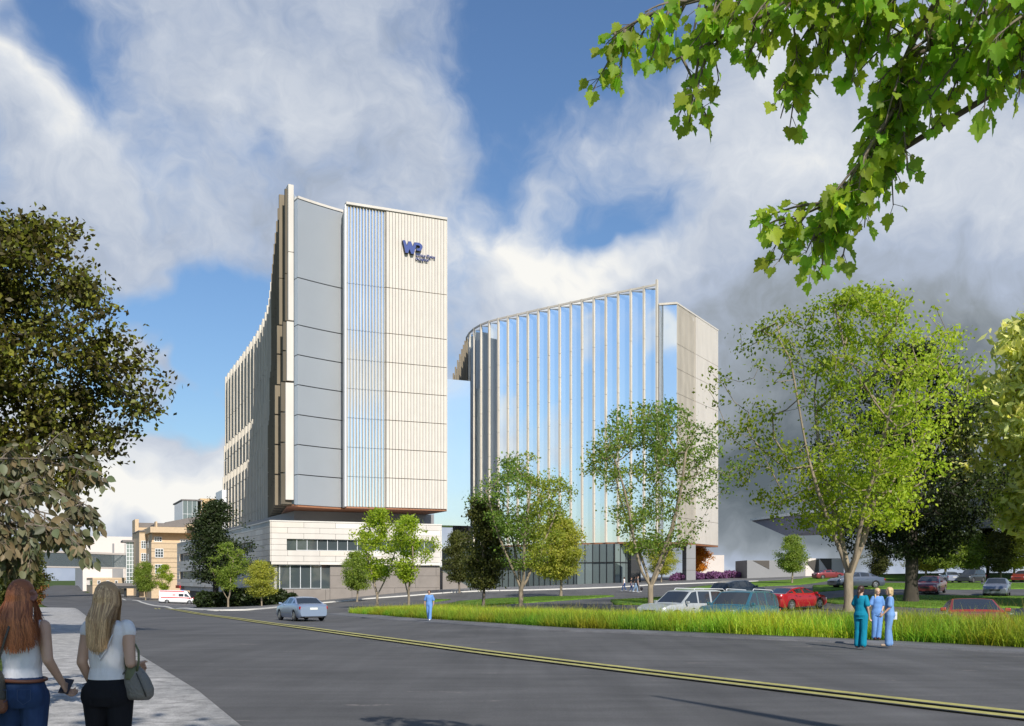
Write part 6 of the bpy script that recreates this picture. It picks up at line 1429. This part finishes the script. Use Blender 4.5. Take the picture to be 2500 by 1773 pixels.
# ---- three nurses
def at_face(px, py, dx=0): g = ground(px, py); return g
M['scrub_teal'] = cloth('teal_scrubs', (.005,.19,.29), .6, 9, .12); M['scrub_blue'] = cloth('sky_blue_scrubs', (.13,.27,.56), .6, 9, .12); M['scrub_blue2'] = cloth('pale_blue_scrubs', (.15,.28,.52), .6, 9, .12)
M['hair_brown'] = mat('dark_brown_hair', (.045,.02,.012), .5, var=.3, scale=30, stretch=(1,1,.2)); M['hair_blonde'] = mat('light_blonde_hair', (.50,.36,.18), .5, var=.25, scale=30, stretch=(1,1,.2))
def hgt(g, py): return (CAMZ-(py-HY)*g.y/F)-g.z
g1 = ground(2102, 1583)+Vector((0,0,.01)); h1 = hgt(g1, 1430)
b, D, k = person('person', g1, R(-38), h1, 'dark haired nurse in teal scrubs seen from behind with a ponytail, left of the three', dict(elR=(.20,-.06,1.12), wrR=(.215,.02,.88), elL=(-.22,.05,1.15), wrL=(-.24,.24,1.06), yaw=R(-12), kneeR=(.09,-.03,.49), ankR=(.095,-.10,.10)),
  M['skin'], M['scrub_teal'], M['scrub_teal'], cloth('brown_clog', (.10,.04,.025)), vox=.011, sleeve=.75, topz=(.80,1.44), loose=.018, flare=.030, pantloose=.028)
hair_cap(b, D['headc'], M['hair_brown'], .010, R(-12), tail=[((0,-.09,.0),(0,-.125,-.06),.035,.036),((0,-.125,-.06),(-.01,-.12,-.20),.036,.028),((-.01,-.12,-.20),(-.02,-.10,-.30),.028,.012)])
g2 = ground(2142, 1563)+Vector((0,0,.012)); h2 = hgt(g2, 1436)
b, D, k = person('person', g2, R(170), h2, 'blonde nurse in blue scrubs facing the viewer, middle of the three', dict(elL=(-.20,-.05,1.12), wrL=(-.13,.10,.96), elR=(.23,.02,1.13), wrR=(.30,.18,1.08), yaw=R(8), kneeL=(-.06,.05,.49), ankL=(-.02,.05,.09)),
  M['skin'], M['scrub_blue'], M['scrub_blue'], cloth('brown_shoe2', (.09,.035,.025)), vox=.011, sleeve=.8, topz=(.80,1.44), loose=.018, flare=.025, pantloose=.028)
hair_cap(b, D['headc'], M['hair_blonde'], .010, R(8), tail=[((.03,-.06,-.03),(.075,.02,-.14),.035,.030),((.075,.02,-.14),(.085,.06,-.24),.030,.012)])
MB().box((D['headc'][0]-.012, D['headc'][1]+.088, D['headc'][2]-.072), (.030,.010,.007), R(8)).build('mouth', mat('lips', (.45,.10,.09), .5, var=0), b)
g3 = ground(2172, 1580)+Vector((0,0,.01)); h3 = hgt(g3, 1434)
b3, D, k = person('person', g3, R(75), h3, 'short haired nurse in pale blue scrubs holding papers, right of the three', dict(elR=(.19,-.05,1.10), wrR=(.20,.05,.86), elL=(-.18,.02,1.12), wrL=(-.16,.18,.95), yaw=R(5), kneeL=(-.08,.05,.49), ankL=(-.08,.05,.09)),
  M['skin'], M['scrub_blue2'], M['scrub_blue2'], cloth('beige_shoe', (.40,.30,.22)), vox=.011, sleeve=.75, topz=(.80,1.44), loose=.018, flare=.030, pantloose=.028)
hair_cap(b3, D['headc'], M['hair_blonde'], .010, R(5), bob=.03)
pp = empty('papers', b3.matrix_basis @ Vector((.20,-.06,.86)), R(75), 'white folded papers held by the nurse on the right', 'paper'); pp.rotation_euler = (R(8),0,R(-15)); MB().box((.05,0,-.03), (.20,.008,.10)).box((.05,.002,.075), (.20,.008,.10)).build('sheet', mat('white_paper', (.75,.75,.73), .8, var=.02), pp)
# ---- man in scrubs walking along the grass
g4 = ground(1048, 1516)+Vector((0,0,.01)); h4 = hgt(g4, 1441)
b, D, k = person('person', g4, R(172), h4, 'man in blue scrubs walking along the footpath beside the tall grass', dict(elL=(-.25,-.02,1.11), wrL=(-.25,.06,.87), elR=(.26,-.06,1.11), wrR=(.25,.0,.86), kneeL=(-.09,.12,.52), ankL=(-.08,.18,.10), kneeR=(.08,-.02,.49), ankR=(.07,-.20,.14), toeR=(.07,-.06,.03)),
  M['skin_tan'], M['scrub_blue'], M['scrub_blue'], cloth('white_shoe', (.75,.75,.75), .1), vox=.014, female=False, sleeve=.8, topz=(.82,1.44), loose=.016, flare=.020, pantloose=.026)
hair_cap(b, D['headc'], M['hair_brown'], .012)
# ---- four pedestrians crossing far away
def far_person(px, py, top, rz, label, topm, legm, skin, hairm, female, pose, sl=.5):
    g = ground(px, py)+Vector((0,0,.0)); b, D, k = person('person', g, rz, hgt(g, top), label, pose, skin, topm, legm, cloth('pale_shoe', (.5,.5,.5)), vox=.02, female=female, sleeve=sl, topz=(.9,1.44), eye=False); hair_cap(b, D['headc'], hairm, .018)
walk = dict(kneeL=(-.09,.16,.52), ankL=(-.08,.22,.10), kneeR=(.08,-.02,.49), ankR=(.07,-.25,.15)); walk2 = dict(kneeR=(.09,.14,.52), ankR=(.08,.22,.10), kneeL=(-.08,-.02,.49), ankL=(-.07,-.2,.13))
M['jean'] = cloth('jeans', (.04,.08,.20)); M['blk'] = cloth('black_cloth', (.02,.02,.025)); M['wht'] = cloth('white_cloth', (.7,.68,.68)); M['gry'] = cloth('grey_cloth', (.16,.15,.15))
far_person(1524, 1444, 1409, R(60), 'pedestrian in white shirt and jeans, leftmost of the four crossing', M['wht'], M['jean'], M['skin'], M['hair_brown'], True, walk, .2)
far_person(1541, 1445, 1410, R(-100), 'pedestrian in dark top and jeans, second from left of the four crossing', M['blk'], M['jean'], M['skin'], M['hair_brown'], True, walk2)
far_person(1551, 1447, 1407, R(-110), 'pedestrian in black shirt and pale jeans, third from left of the four crossing', M['blk'], cloth('pale_jeans', (.22,.32,.45)), M['skin_dark'], M['blk'], False, walk)
far_person(1557, 1446, 1406, R(-90), 'pedestrian in grey hoodie and shorts, rightmost of the four crossing', M['gry'], M['gry'], M['skin'], M['hair_brown'], False, walk2)
g = ground(1566, 1442); o = MB().tube([(0,0,0),(0,.08,.02)], .16, 12).build('ball', M['blk']); V = []; F_ = []; bpy.data.objects.remove(o); caps(V, F_, (0,0,.22), (0,0,.225), .2, .2, 16); o = solid('ball', V, F_, .03, M['blk']); o.location = g; tag(o, 'dark ball on the road right of the four pedestrians', 'ball')
